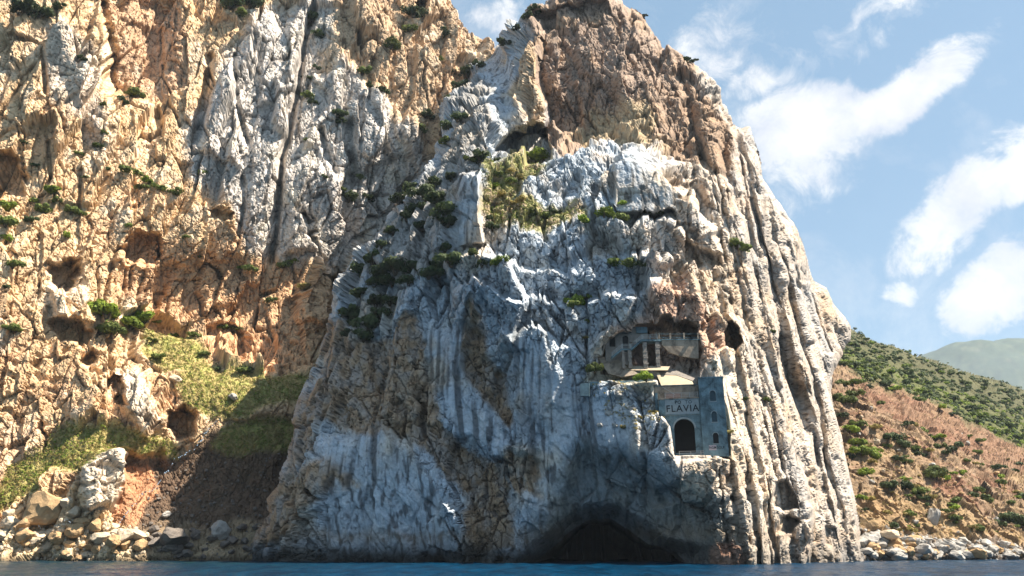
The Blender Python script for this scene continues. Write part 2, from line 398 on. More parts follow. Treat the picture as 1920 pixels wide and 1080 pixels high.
# ================================================================== HEADLAND
HEAD = [(478, 1075), (480, 1010), (500, 950), (545, 862), (558, 770), (585, 680), (615, 600), (628, 540), (655, 490), (690, 440), (730, 395), (775, 335), (812, 290), (830, 230), (845, 170), (880, 120), (915, 92),
        (935, 82), (955, 66), (985, 34), (1005, 14), (1030, 2), (1060, -30), (1100, -52), (1140, -38), (1168, 0), (1205, 32), (1238, 72), (1262, 98), (1275, 104), (1310, 128), (1345, 165), (1366, 200), (1378, 232), (1405, 238), (1420, 275), (1432, 330),
        (1455, 375), (1478, 405), (1495, 432), (1508, 468), (1520, 512), (1548, 540), (1562, 572), (1580, 592), (1596, 612), (1592, 640), (1566, 690), (1556, 735), (1570, 800), (1585, 870), (1600, 930), (1612, 985), (1618, 1020), (1632, 1075)]
HC = [(1400, 1060, 160), (1392, 1000, 160), (1345, 880, 160.5), (1320, 800, 162), (1300, 700, 165), (1215, 575, 170), (1330, 570, 176), (1165, 450, 178), (1300, 480, 184), (1200, 340, 189),
      (1250, 1000, 166), (1130, 1000, 169), (1060, 1060, 167), (960, 1060, 167), (850, 1060, 167), (700, 1060, 168.5), (570, 1060, 172), (485, 1060, 178),
      (1190, 860, 163), (1150, 900, 166), (1030, 870, 165.5), (900, 860, 166), (760, 880, 166), (650, 880, 167.5), (570, 880, 174),
      (1170, 740, 165.5), (1060, 720, 167.5), (930, 720, 169), (800, 700, 171), (690, 700, 174), (610, 700, 182),
      (1140, 620, 171), (1030, 600, 172), (900, 600, 173), (790, 560, 178), (700, 560, 184), (645, 560, 193),
      (1110, 480, 178), (980, 490, 179), (870, 480, 182), (760, 450, 194), (690, 460, 203),
      (1080, 420, 184), (960, 430, 184), (880, 420, 186), (960, 350, 194), (1030, 310, 202), (960, 295, 205), (885, 320, 197), (830, 310, 214), (780, 370, 208),
      (900, 240, 214), (865, 190, 248), (895, 130, 280), (920, 95, 292), (985, 230, 207), (975, 110, 217), (950, 80, 250),
      (1060, 230, 208), (1100, 100, 217), (1100, 0, 227), (1100, -60, 236), (1060, -20, 236), (1180, 230, 206), (1190, 110, 216), (1170, 0, 233),
      (1120, 300, 196), (1180, 300, 191), (1250, 340, 190), (1270, 230, 211), (1300, 400, 188), (1330, 170, 228), (1330, 300, 204),
      (1395, 260, 224), (1400, 450, 194), (1400, 600, 182), (1410, 750, 173), (1430, 900, 168),
      (1500, 1060, 176), (1490, 850, 182), (1470, 620, 196), (1480, 480, 214),
      (1610, 1050, 198), (1580, 850, 207), (1540, 680, 218), (1520, 540, 234), (1590, 615, 256)]
PLANE_N = Vector((-0.20, -0.98, 0)).normalized(); PLANE_P = at(1335, 780, 160.8)
def plane_Y(u, v, back=0.0):
    rx, rz = ray(u, v)
    k = (PLANE_P.x * PLANE_N.x + PLANE_P.y * PLANE_N.y) - back
    return k / (rx * PLANE_N.x + PLANE_N.y)

def head():
    R = lattice(HEAD, 1.45); U, V = R.U, R.V
    Uc, Vc = U[::4, ::4], V[::4, ::4]
    R.Q = None
    Y = upsample(tps(HC, Uc.astype(float), Vc.astype(float)).astype(np.float32), 4, R.shape)
    Y = Y + 24 * np.clip((1230 - U) / 740, 0, 1) ** 1.1 * sstep(250, 600, V)
    Y = Y + 22 * (1 - sstep(235, 310, V + np.maximum(U - 1180, 0) * -.35)) * sstep(900, 960, U) * (1 - sstep(1200, 1360, U))
    lift(R, Y)
    # warped authoring coordinates so that no outline is clean
    R.Q = R.P.copy()
    wu = coarse(R, 2, lambda p: fbm(p, 0.10, 0.035, 1, 0.6, 3.1)) * 30; wv = coarse(R, 2, lambda p: fbm(p, 0.10, 0.05, 1, 0.6, 8.7)) * 30
    Uw, Vw = U + wu, V + wv; U3, V3 = U + wu * .35, V + wv * .35
    prot = region(U, V, [(1120, 690), (1235, 688), (1300, 698), (1370, 698), (1376, 862), (1268, 868), (1240, 770), (1225, 725), (1110, 722)], 6)
    # ---- shape features, metres along the line of sight
    dY = np.zeros_like(Y)
    dY += 55 * region(U3, V3, [(1000, 1075), (1030, 1035), (1072, 996), (1105, 978), (1150, 980), (1190, 1006), (1225, 1030), (1275, 1046), (1300, 1075)], 7)      # sea cave
    dY += 9 * region(U3, V3, [(980, 1075), (1015, 1020), (1065, 975), (1110, 955), (1165, 960), (1215, 995), (1265, 1025), (1320, 1040), (1345, 1075)], 20)
    dY += 4.5 * region(Uw, Vw, [(1010, 1010), (1050, 930), (1100, 860), (1180, 850), (1260, 900), (1330, 970), (1360, 1060), (1000, 1060)], 34)
    dY += 20 * region(U3, V3, [(926, 292), (942, 264), (966, 244), (1000, 238), (1026, 252), (1036, 292), (980, 298)], 3)                                       # cave under the summit rock
    dY += 13 * region(U, V, [(1348, 658), (1347, 632), (1358, 610), (1372, 603), (1384, 616), (1386, 645), (1376, 658)], 3)                                                # round hole
    dY += 6 * region(U3, V3, [(1450, 950), (1455, 905), (1468, 900), (1490, 930), (1492, 950), (1470, 962)], 4)
    dY += 5 * region(U3, V3, [(1452, 1000), (1462, 970), (1490, 975), (1480, 1002)], 4)
    dY += 5 * region(U3, V3, [(1545, 1020), (1548, 985), (1562, 985), (1572, 1030), (1556, 1048)], 4)
    dY += 3.5 * region(U3, V3, [(872, 600), (895, 580), (910, 620), (915, 660), (945, 700), (962, 790), (950, 800), (905, 740), (880, 700)], 9)                # breccia gully
    dY += 2.2 * region(Uw, Vw, [(940, 870), (965, 850), (1000, 870), (1000, 920), (975, 930), (950, 900)], 9)
    dY += 3.0 * region(Uw, Vw, [(700, 800), (760, 800), (830, 800), (900, 860), (960, 900), (970, 1040), (890, 1040), (860, 930), (800, 870), (740, 830)], 14)
    dY += 2.5 * region(Uw, Vw, [(690, 640), (790, 600), (815, 720), (818, 800), (740, 790), (700, 720)], 12)
    # the diagonal overhang that runs from the cove to the breccia band
    dY -= 3.0 * region(Uw, Vw, [(600, 830), (690, 800), (780, 860), (840, 920), (880, 1000), (870, 1050), (620, 1050), (600, 950)], 17)
    dY -= 2.0 * region(Uw, Vw, [(498, 940), (540, 880), (612, 862), (610, 920), (570, 1010), (485, 1020)], 10)
    # slabs of the upper part
    dY += tilt(U3, V3, [(1148, 300), (1190, 272), (1245, 300), (1290, 360), (1330, 420), (1350, 470), (1300, 450), (1250, 400), (1150, 385)], 5, 0, -7)
    dY += tilt(U3, V3, [(905, 100), (950, 85), (962, 120), (975, 220), (935, 280), (915, 230)], 6, 0, -7)
    dY -= 3.0 * region(U3, V3, [(872, 168), (912, 160), (915, 240), (925, 300), (910, 260), (880, 230)], 5)
    dY += tilt(U3, V3, [(858, 330), (895, 315), (905, 420), (912, 460), (850, 465), (850, 400)], 5, 0, -8)
    dY += tilt(Uw, Vw, [(1160, 420), (1230, 400), (1280, 450), (1250, 500), (1170, 490)], 6, 0, -6)
    dY += tilt(Uw, Vw, [(840, 490), (900, 480), (960, 500), (985, 560), (960, 640), (850, 600)], 6, -1, -6)
    dY += tilt(Uw, Vw, [(1000, 440), (1090, 425), (1120, 520), (1060, 560), (990, 520)], 7, 0, -4)
    dY += tilt(Uw, Vw, [(1060, 590), (1120, 540), (1180, 560), (1150, 620), (1110, 680), (1070, 660)], 6, 0, -4)
    dY += tilt(Uw, Vw, [(930, 640), (1010, 600), (1050, 700), (1020, 800), (960, 760)], 14, 0, -2.5)
    dY -= 3.0 * region(Uw, Vw, [(660, 510), (690, 490), (690, 560), (640, 580)], 7)
    dY += 3.0 * line(U3, V3, [(1012, 100), (1018, 180), (1024, 250)], 8)
    dY += tilt(Uw, Vw, [(1022, 40), (1060, 0), (1130, 10), (1185, 90), (1190, 160), (1120, 230), (1090, 268), (1026, 268), (1018, 150)], 10, 15, -2)
    dY += tilt(U3, V3, [(962, 96), (1000, 84), (1012, 110), (1016, 230), (990, 234), (966, 236)], 9, -4, 2)
    dY -= 4.0 * region(Uw, Vw, [(1160, 150), (1230, 150), (1270, 280), (1210, 270), (1150, 262)], 12)
    dY += 4.0 * line(U, V, [(1265, 110), (1290, 180), (1300, 250), (1320, 310)], 8)
    # ribs and chimneys of the right face
    for pts, w, dpt in [([(1385, 240), (1420, 420), (1460, 600), (1500, 760), (1530, 870)], 6, 5.0), ([(1426, 330), (1458, 470), (1500, 640), (1535, 760), (1545, 880)], 5, 6.0),
                        ([(1345, 210), (1360, 330), (1420, 480)], 7, 3.5), ([(1470, 460), (1500, 560), (1540, 700)], 4, 3.5), ([(1505, 480), (1530, 570), (1556, 660)], 5, 4.5),
                        ([(1392, 860), (1408, 960), (1412, 1056)], 5, 3.2), ([(1500, 720), (1535, 880), (1560, 980)], 5, 4.0), ([(1285, 420), (1340, 560), (1395, 660)], 5, 2.0), ([(1430, 880), (1445, 1000), (1452, 1056)], 4, 2.5)]:
        dY += .7 * dpt * line(U + wu * .12, V, pts, w)
    for pts, w, dpt in [([(1400, 260), (1440, 420), (1480, 590), (1520, 720)], 12, 3.5), ([(1445, 400), (1490, 560), (1525, 690)], 9, 3.0), ([(1310, 200), (1330, 280), (1370, 400)], 14, 4.0), ([(1460, 720), (1490, 860), (1510, 1000)], 16, 2.5),
                        ([(1230, 560), (1300, 540), (1350, 600)], 16, 2.5)]:
        dY -= dpt * line(U3, V3, pts, w)
    wc = U - .23 * (np.minimum(V, 870) - 240) - .11 * np.maximum(V - 870, 0) + wu * .10
    rf = sstep(1150, 1215, wc) * sstep(180, 330, V) * (1 - region(U, V, [(1130, 300), (1190, 262), (1245, 292), (1300, 370), (1350, 470), (1250, 420), (1140, 395)], 14)); zero = np.zeros_like(wc)
    ga = perlin(wc / 46 + 3.7, V / 620, zero + .5); gb = perlin(wc / 21 + 9.1, V / 420, zero + 4.5); gc = perlin(wc / 90 + 1.1, V / 900, zero + 7.5)
    gm = sstep(-.25, .3, coarse(R, 4, lambda p: fbm(p, 1 / 16, 1 / 26, 2, .5, 91.)))
    dY += rf * (2.6 * (.35 + .65 * gm) * np.exp(-(ga / .09) ** 2) + 1.3 * (1 - .7 * gm) * np.exp(-(gb / .12) ** 2) + 2.6 * np.exp(-(gc / .08) ** 2) - 1.0 * np.abs(ga) * 2 - 1.2 * np.abs(gc) * 2)
    # niche of the loading gallery
    dY += 9 * region(U3, V3, [(1128, 672), (1150, 644), (1182, 618), (1212, 608), (1248, 600), (1285, 606), (1304, 628), (1314, 660), (1310, 706), (1128, 706)], 4)
    # outcrop in front of the arched facade
    dY -= 3.0 * region(U3, V3, [(1180, 770), (1240, 760), (1262, 790), (1268, 850), (1290, 900), (1230, 920), (1190, 860)], 9)
    # upright faces with ledges above them
    for pts, hgt, am in [([(1148, 300), (1190, 272), (1245, 300), (1290, 360), (1330, 420), (1350, 470), (1300, 450), (1250, 400), (1150, 385)], 120, 9), ([(1160, 420), (1230, 400), (1280, 450), (1250, 500), (1170, 490)], 100, 6),
                         ([(840, 490), (900, 480), (960, 500), (985, 560), (960, 640), (850, 600)], 150, 7), ([(858, 330), (895, 315), (905, 420), (912, 460), (850, 465), (850, 400)], 150, 9)]:
        vb = max(p[1] for p in pts); dY -= am * np.clip((vb - V) / hgt, 0, 1) * region(U3, V3, pts, 4)
    stw = region(U, V, [(850, 430), (1000, 435), (1120, 405), (1330, 430), (1345, 540), (1200, 575), (1110, 700), (1000, 720), (850, 640)], 40)
    zs = R.P[2] / 12. + coarse(R, 4, lambda p: fbm(p, 1 / 24, 1 / 30, 3, .55, 77.)) * 1.1; zs = zs - np.floor(zs)
    dY -= stw * 4.2 * np.minimum(zs / .84, (1 - zs) / .16)
    e = segdist(U, V, HEAD, True)
    wroll = 26.0
    roll = np.clip(1 - e / wroll, 0, 1); Y = Y + dY + np.where(V < 1040, 12 * (1 - np.sqrt(np.clip(1 - roll ** 2, 0, 1))), 0)
    rockY = Y
    lift(R, Y)
    # ---- roughness
    lean = 0.22; B0 = R.Q
    R.Q = np.stack([B0[0], B0[1] - lean * B0[2], B0[2]])
    lf = sstep(1290, 1400, U - (V - 600) * .12) * (1 - region(U, V, [(1150, -60), (1400, 100), (1400, 260), (1300, 280), (1200, 200)], 40))
    smooth = np.clip(region(Uw, Vw, [(600, 820), (690, 800), (800, 900), (870, 1050), (620, 1050)], 16) + region(Uw, Vw, [(790, 620), (890, 600), (880, 720), (960, 830), (950, 860), (850, 800), (812, 720)], 14)
                     + region(Uw, Vw, [(950, 600), (1080, 720), (1250, 850), (1360, 1060), (980, 1060), (980, 850)], 30) + region(U3, V3, [(1148, 300), (1190, 272), (1245, 300), (1290, 380), (1250, 395), (1150, 385)], 8)
                     + region(U3, V3, [(905, 100), (950, 85), (962, 120), (960, 220), (915, 230)], 6), 0, 1)
    D = coarse(R, 4, lambda p: fbm(p, 1 / 38, 1 / 60, 2, .5, 1.3)) * 3.2
    D += coarse(R, 2, lambda p: ridged(p, 1 / 15, 1 / 40, 2, .5, 5.3)) * 1.0 * (1 - .55 * smooth)
    D += coarse(R, 2, lambda p: ridged(p, 1 / 5.5, 1 / 16, 2, .5, 9.1)) * 0.3 * (1 - .5 * smooth)
    wq = [c + coarse(R, 4, lambda p, o=o: fbm(p, 1 / 9, 1 / 12, 3, .5, o)) * 1.1 for c, o in zip(R.Q, (2.2, 4.4, 6.6))]
    blk = (1 - .8 * smooth) * (1 - .15 * lf)
    h0, c0 = facets([c[::2, ::2] for c in wq], 1 / 10., 1 / 26., 1.1); slab = np.clip(region(U3, V3, [(1148, 300), (1190, 272), (1245, 300), (1290, 380), (1250, 395), (1150, 385)], 8) + region(U3, V3, [(905, 100), (950, 85), (962, 120), (960, 220), (915, 230)], 6) + region(U3, V3, [(858, 330), (895, 315), (905, 420), (912, 460), (850, 465), (850, 400)], 6), 0, 1)
    D *= 1 - .8 * slab; smooth = np.maximum(smooth, slab); D += upsample(h0, 2, R.shape) * 4.2 * (1 - .6 * smooth) * (1 - .9 * slab) * (1 - .55 * lf)
    hA, cA = facets(wq, 1 / 5.5, 1 / 19., 21.1); cn = sstep(-.15, .25, coarse(R, 4, lambda p: fbm(p, 1 / 18, 1 / 26, 2, .5, 31.2)))
    D += (1 - .7 * smooth) * (1 - .2 * lf) * (hA * 2.3 - 2.0 * cn * (1 - sstep(0, .05, cA)))
    h1, c1 = facets(wq, 1 / 4.0, 1 / 8.5, 2.7); D += blk * (h1 * 1.3 - 1.3 * (1 - cn * .7) * (1 - sstep(0, .06, c1)))
    Qf = np.stack([B0[0] + coarse(R, 4, lambda p: fbm(p, 1 / 20, 1 / 30, 2, .5, 6.6)) * 2.5, B0[1] - .24 * B0[2], B0[2]])
    fl = ridged(Qf, 1 / 4.5, 1 / 46, 2, .6, .7); fl2 = np.minimum(perlin(Qf[0] / 9 + 5, Qf[1] / 9, Qf[2] / 70), 0)
    fl3 = perlin(Qf[0] / 1.3, Qf[1] / 1.3, Qf[2] / 16)
    D += (lf + .35 * smooth) * (fl * .45 + fl2 * 1.6 * lf)
    n_l = coarse(R, 4, lambda p: fbm(p, 1 / 22, 1 / 30, 2, .5, 2.2))
    p1, p2, pid = worley(wq, 1 / 3.6, 1 / 3.8, 9.3); D -= (pid > .62) * np.clip(1 - p1 / .30, 0, 1) ** .6 * 1.5 * (1 - .5 * smooth)
    # the bedding: small ledges on the upper half
    zz = B0[2] * .23 + coarse(R, 4, lambda p: fbm(p, 1 / 16, 1 / 25, 3, .5, 7.2)) * 2.2; lz = zz - np.floor(zz)
    D += (1 - smooth) * (1 - lf) * (sstep(0, .25, lz) - lz) * .5 * sstep(0, .3, n_l)
    calm = (1 - .93 * prot) * (sstep(-2, 9, e) * .5 + .5)
    bn = base_normals(R, B0); vw = -R.P / np.linalg.norm(R.P, axis=0); bn = bn * (1 - .6 * lf) + vw * (.6 * lf); bn /= np.linalg.norm(bn, axis=0)
    Q1, n1_, wd = stage(R, D * calm, bn, lean, np.clip(lf * .75, 0, 1))
    h2, c2 = facets(Q1, 1 / 1.7, 1 / 3.0, 5.2); Df = (1 - .9 * smooth) * (1 - .1 * lf) * (h2 * .6 - .7 * (1 - sstep(0, .07, c2)))
    Df += fbm(Q1, 1 / 2.2, 1 / 3.2, 3, .6, 2.5) * (0.28 * (1 - .4 * smooth))
    h3, c3 = facets(Q1, 1 / .85, 1 / 1.4, 8.2); Df += (1 - .75 * smooth) * (h3 * .2 - .26 * (1 - sstep(0, .11, c3)))
    Df += fbm(Q1, 1 / .8, 1 / 1.2, 2, .6, 3.5) * .14 + (lf + .35 * smooth) * np.minimum(fl3, .1) * .6
    Df = Df + (boxblur(Df, 1) - Df) * (.15 + .25 * lf)
    R.P = (R.P + n1_ * (Df * wd * calm)).astype(np.float32)
    # rock keeps clear of the masonry
    rx, rz = ray(U, V)
    for zone, back in [([(1228, 724), (1312, 724), (1318, 852), (1266, 853), (1258, 800), (1242, 778), (1232, 765)], 7.2), ([(1312, 702), (1362, 702), (1368, 853), (1312, 853)], 5.6), ([(1228, 688), (1264, 688), (1308, 706), (1310, 726), (1236, 726)], 10.5),
                       ([(1122, 666), (1180, 664), (1235, 688), (1236, 712), (1108, 716)], 8.8), ([(1226, 722), (1312, 722), (1312, 750), (1226, 766)], 4.0)]:
        need = np.maximum(plane_Y(U, V, back) - R.P[1], 0) * region(U, V, zone, 3)
        R.P = (R.P + np.stack([rx, np.ones_like(rx), rz]) * need).astype(np.float32)
    nch = region(U, V, [(1140, 648), (1182, 618), (1212, 608), (1248, 602), (1285, 608), (1304, 630), (1310, 706), (1124, 706), (1126, 674)], 3)
    need = np.maximum(160.8 + 12.2 + 9 * region(U, V, [(1184, 640), (1237, 638), (1237, 684), (1190, 686)], 3) - R.P[1], 0) * nch
    R.P = (R.P + np.stack([rx, np.ones_like(rx), rz]) * need).astype(np.float32)
    R.mask = inside(U + wu * .10, V + wv * .10, HEAD)
    # ---- colour of the stone, with shade painted in at summit and sea cave
    wu = wu + coarse(R, 2, lambda p: fbm(p, 0.22, 0.22, 3, 0.6, 3.1)) * 18; wv = wv + coarse(R, 2, lambda p: fbm(p, 0.22, 0.22, 3, 0.6, 8.7)) * 18
    Uw, Vw = U + wu, V + wv; U3, V3 = U + wu * .35, V + wv * .35
    n1 = coarse(R, 2, lambda p: fbm(p, 1 / 16, 1 / 22, 4, .6, 4.2)); n2 = fbm(R.P, 1 / 3.5, 1 / 4.5, 3, .6, 1.9); n3 = coarse(R, 2, lambda p: fbm(p, 1 / 7, 1 / 9, 3, .6, 7.9))
    st = perlin(Qf[0] / 1.6 + 9, Qf[1] / 1.6, Qf[2] / 55) + .6 * perlin(Qf[0] / .6, Qf[1] / .6, Qf[2] / 30)
    col = np.zeros(R.shape + (3,), np.float32) + C3(.365, .41, .455)
    right = sstep(1150, 1290, Uw - np.maximum(V - 600, 0) * .22 + np.maximum(420 - V, 0) * -.2)
    col = blend(col, right * .85, C3(.55, .445, .335))
    col = blend(col, sstep(-.02, .3, n1) * .7, C3(.47, .385, .285))
    col = blend(col, sstep(.05, .4, n3) * .55 * (1 - .5 * smooth), C3(.50, .47, .42))
    col = blend(col, sstep(.12, .45, -n3) * .5 * (.3 + .7 * right), C3(.42, .27, .17))
    wcc = U - .23 * (np.minimum(V, 870) - 240) - .11 * np.maximum(V - 870, 0)
    col = blend(col, sstep(1270, 1345, wcc + wu * .5) * .8 * (.55 + .45 * sstep(-.2, .2, n3)), C3(.38, .335, .295))
    rust = right * sstep(.05, .4, n1 + .5 * n2) ; col = blend(col, rust * .6, C3(.42, .29, .18)); col = blend(col, right * sstep(.1, .45, -n1 + .4 * n3) * .6, C3(.36, .35, .34))
    up = region(Uw, Vw, [(975, 70), (1030, 0), (1100, -60), (1180, -10), (1290, 100), (1375, 230), (1360, 330), (1290, 320), (1200, 265), (1130, 275), (1035, 285), (1018, 200), (990, 120)], 12)
    col = blend(col, up * .85, C3(.275, .18, .115)); col = blend(col, up * sstep(.05, .45, n3) * .6, C3(.38, .25, .155))  # brown summit rock, painted darker for the shade on it
    col = blend(col, region(Uw, Vw, [(1080, 230), (1150, 190), (1210, 200), (1260, 290), (1200, 270), (1090, 270)], 12) * .6, C3(.46, .36, .21))
    col = blend(col, region(Uw, Vw, [(958, 100), (1008, 90), (1020, 250), (965, 250)], 7) * .8, C3(.52, .37, .22))
    brown = np.clip(region(Uw, Vw, [(600, 605), (690, 640), (775, 605), (812, 735), (818, 800), (700, 812), (600, 800), (560, 840), (545, 880), (560, 780)], 10)
                    + region(Uw, Vw, [(498, 960), (530, 885), (610, 862), (650, 900), (590, 960), (560, 1015), (480, 1020)], 8)
                    + region(Uw, Vw, [(700, 790), (830, 800), (890, 855), (945, 875), (960, 960), (975, 1035), (885, 1040), (860, 930), (800, 865)], 8)
                    + region(U3, V3, [(872, 600), (895, 580), (910, 620), (915, 660), (945, 700), (962, 790), (950, 800), (905, 740), (880, 700)], 6)
                    + region(Uw, Vw, [(945, 870), (965, 850), (1000, 870), (1000, 920), (975, 930), (955, 900)], 5), 0, 1)
    col = blend(col, brown * (.65 + .35 * sstep(-.3, .2, n2)), C3(.33, .225, .14))
    col = blend(col, brown * sstep(.05, .5, n2) * .6, C3(.20, .13, .085))
    niche = region(Uw, Vw, [(1190, 600), (1215, 560), (1270, 520), (1330, 570), (1345, 640), (1320, 700), (1230, 690), (1130, 700), (1150, 620)], 9)
    col = blend(col, niche * .75, C3(.42, .26, .18))
    gul = region(Uw, Vw, [(690, 440), (760, 360), (840, 250), (880, 130), (912, 150), (915, 300), (870, 330), (850, 460), (830, 520), (680, 500), (650, 620), (640, 540)], 12)
    col = blend(col, gul * .6, C3(.24, .20, .155))
    ter = region(Uw, Vw, [(900, 300), (1020, 285), (1015, 320), (960, 380), (1080, 390), (1100, 415), (940, 430), (905, 400)], 9)
    col = blend(col, ter * .8, C3(.40, .29, .15)); col = blend(col, ter * sstep(-.25, .15, n2) * .75, C3(.17, .19, .055))
    led = region(Uw, Vw, [(1100, 700), (1235, 690), (1230, 730), (1110, 725)], 6); col = blend(col, led * .5, C3(.40, .32, .16))
    # water run-off streaks on the smooth walls
    wet = np.clip(smooth + .25 * right, 0, 1); col = col * (1 - (.68 * wet * sstep(.05, .5, st))[..., None]); col = blend(col, smooth * sstep(.15, .6, -st) * .55, C3(.50, .51, .52))
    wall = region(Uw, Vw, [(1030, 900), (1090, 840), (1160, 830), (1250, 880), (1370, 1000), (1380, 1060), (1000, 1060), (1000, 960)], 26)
    col = blend(col, wall * .72, C3(.10, .115, .11))  # shade of the overhang above the sea cave painted into the rock
    col = col * (1 + .35 * np.clip(n2, -.6, .6))[..., None]
    spk = sstep(.35, .6, perlin(R.P[0] / .9, R.P[1] / .9, R.P[2] / 1.1) + .25 * n1); col = col * (1 - .45 * spk * (1 - up))[..., None]
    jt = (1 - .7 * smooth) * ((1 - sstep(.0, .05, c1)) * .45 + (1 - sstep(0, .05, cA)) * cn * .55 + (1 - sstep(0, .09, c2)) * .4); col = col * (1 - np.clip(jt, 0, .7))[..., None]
    # black biological band along the waterline
    zb = R.P[2] - 2.4 * n1 - 1.2 * n2; band = 1 - sstep(1.2, 5.5, zb); col = blend(col, band * (.93 - .5 * right), C3(.022, .022, .02))
    zo = np.exp(-((zb - 5.5) / 1.6) ** 2) * (1 - .3 * right); col = blend(col, zo * .45, C3(.20, .13, .07))
    tide = region(U3, V3, [(1335, 1030), (1365, 1015), (1385, 1040), (1380, 1060), (1340, 1060)], 4); col = blend(col, tide, C3(.22, .13, .09))
    cavin = region(U3, V3, [(1000, 1075), (1030, 1035), (1072, 996), (1105, 978), (1150, 980), (1190, 1006), (1225, 1030), (1275, 1046), (1300, 1075)], 5); col = blend(col, cavin * .9, C3(.03, .03, .03))  # cave interior painted near black to deepen its shade
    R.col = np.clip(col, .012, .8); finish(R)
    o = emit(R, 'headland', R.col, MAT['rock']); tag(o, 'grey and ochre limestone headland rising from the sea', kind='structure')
    return R
RH = head()

# ================================================================== LEFT CLIFF AND COVE
CLIFF = [(-60, 1080), (-60, -60), (1010, -60), (1010, 160), (900, 330), (800, 600), (700, 1080)]
CC = [(-50, 1062, 199), (120, 1062, 201), (250, 1062, 203), (420, 1062, 206), (560, 1062, 212), (700, 1062, 220),
      (0, 985, 204), (100, 965, 206), (230, 975, 209), (330, 985, 214), (450, 985, 220), (560, 980, 228),
      (0, 900, 207), (100, 860, 210), (170, 880, 208), (260, 900, 218), (330, 900, 222), (450, 900, 228), (560, 880, 234),
      (0, 780, 209), (100, 760, 213), (220, 790, 216), (320, 810, 221), (420, 800, 226), (540, 800, 234),
      (330, 740, 223), (450, 740, 229), (570, 730, 241), (350, 690, 229), (560, 680, 249),
      (0, 600, 211), (120, 600, 217), (200, 640, 222), (290, 640, 234), (420, 640, 246), (580, 620, 258),
      (0, 430, 214), (150, 440, 222), (260, 450, 232), (350, 450, 240), (450, 480, 250), (600, 500, 264), (640, 600, 276),
      (0, 300, 217), (150, 300, 226), (300, 300, 238), (420, 250, 246), (520, 350, 254), (620, 400, 262), (700, 380, 268), (800, 300, 276),
      (0, 120, 222), (150, 120, 230), (250, 150, 244), (350, 150, 252), (450, 120, 256), (560, 150, 262), (700, 200, 268), (800, 180, 276), (880, 150, 284),
      (0, -40, 228), (180, -40, 236), (260, -40, 250), (420, -40, 262), (600, -40, 272), (760, -30, 282), (860, 20, 290), (905, 90, 292), (980, 120, 300), (880, 400, 290), (760, 620, 284)]
GRASS = [[(330, 690), (430, 690), (570, 705), (572, 745), (520, 775), (470, 795), (400, 785), (330, 752), (320, 715)], [(-20, 960), (0, 890), (60, 850), (120, 800), (175, 785), (250, 820), (325, 835), (330, 862), (260, 862), (170, 850), (110, 880), (80, 930)],
         [(270, 610), (330, 620), (430, 680), (400, 705), (330, 690), (270, 660)], [(440, 800), (560, 795), (545, 850), (470, 850), (415, 830)]]
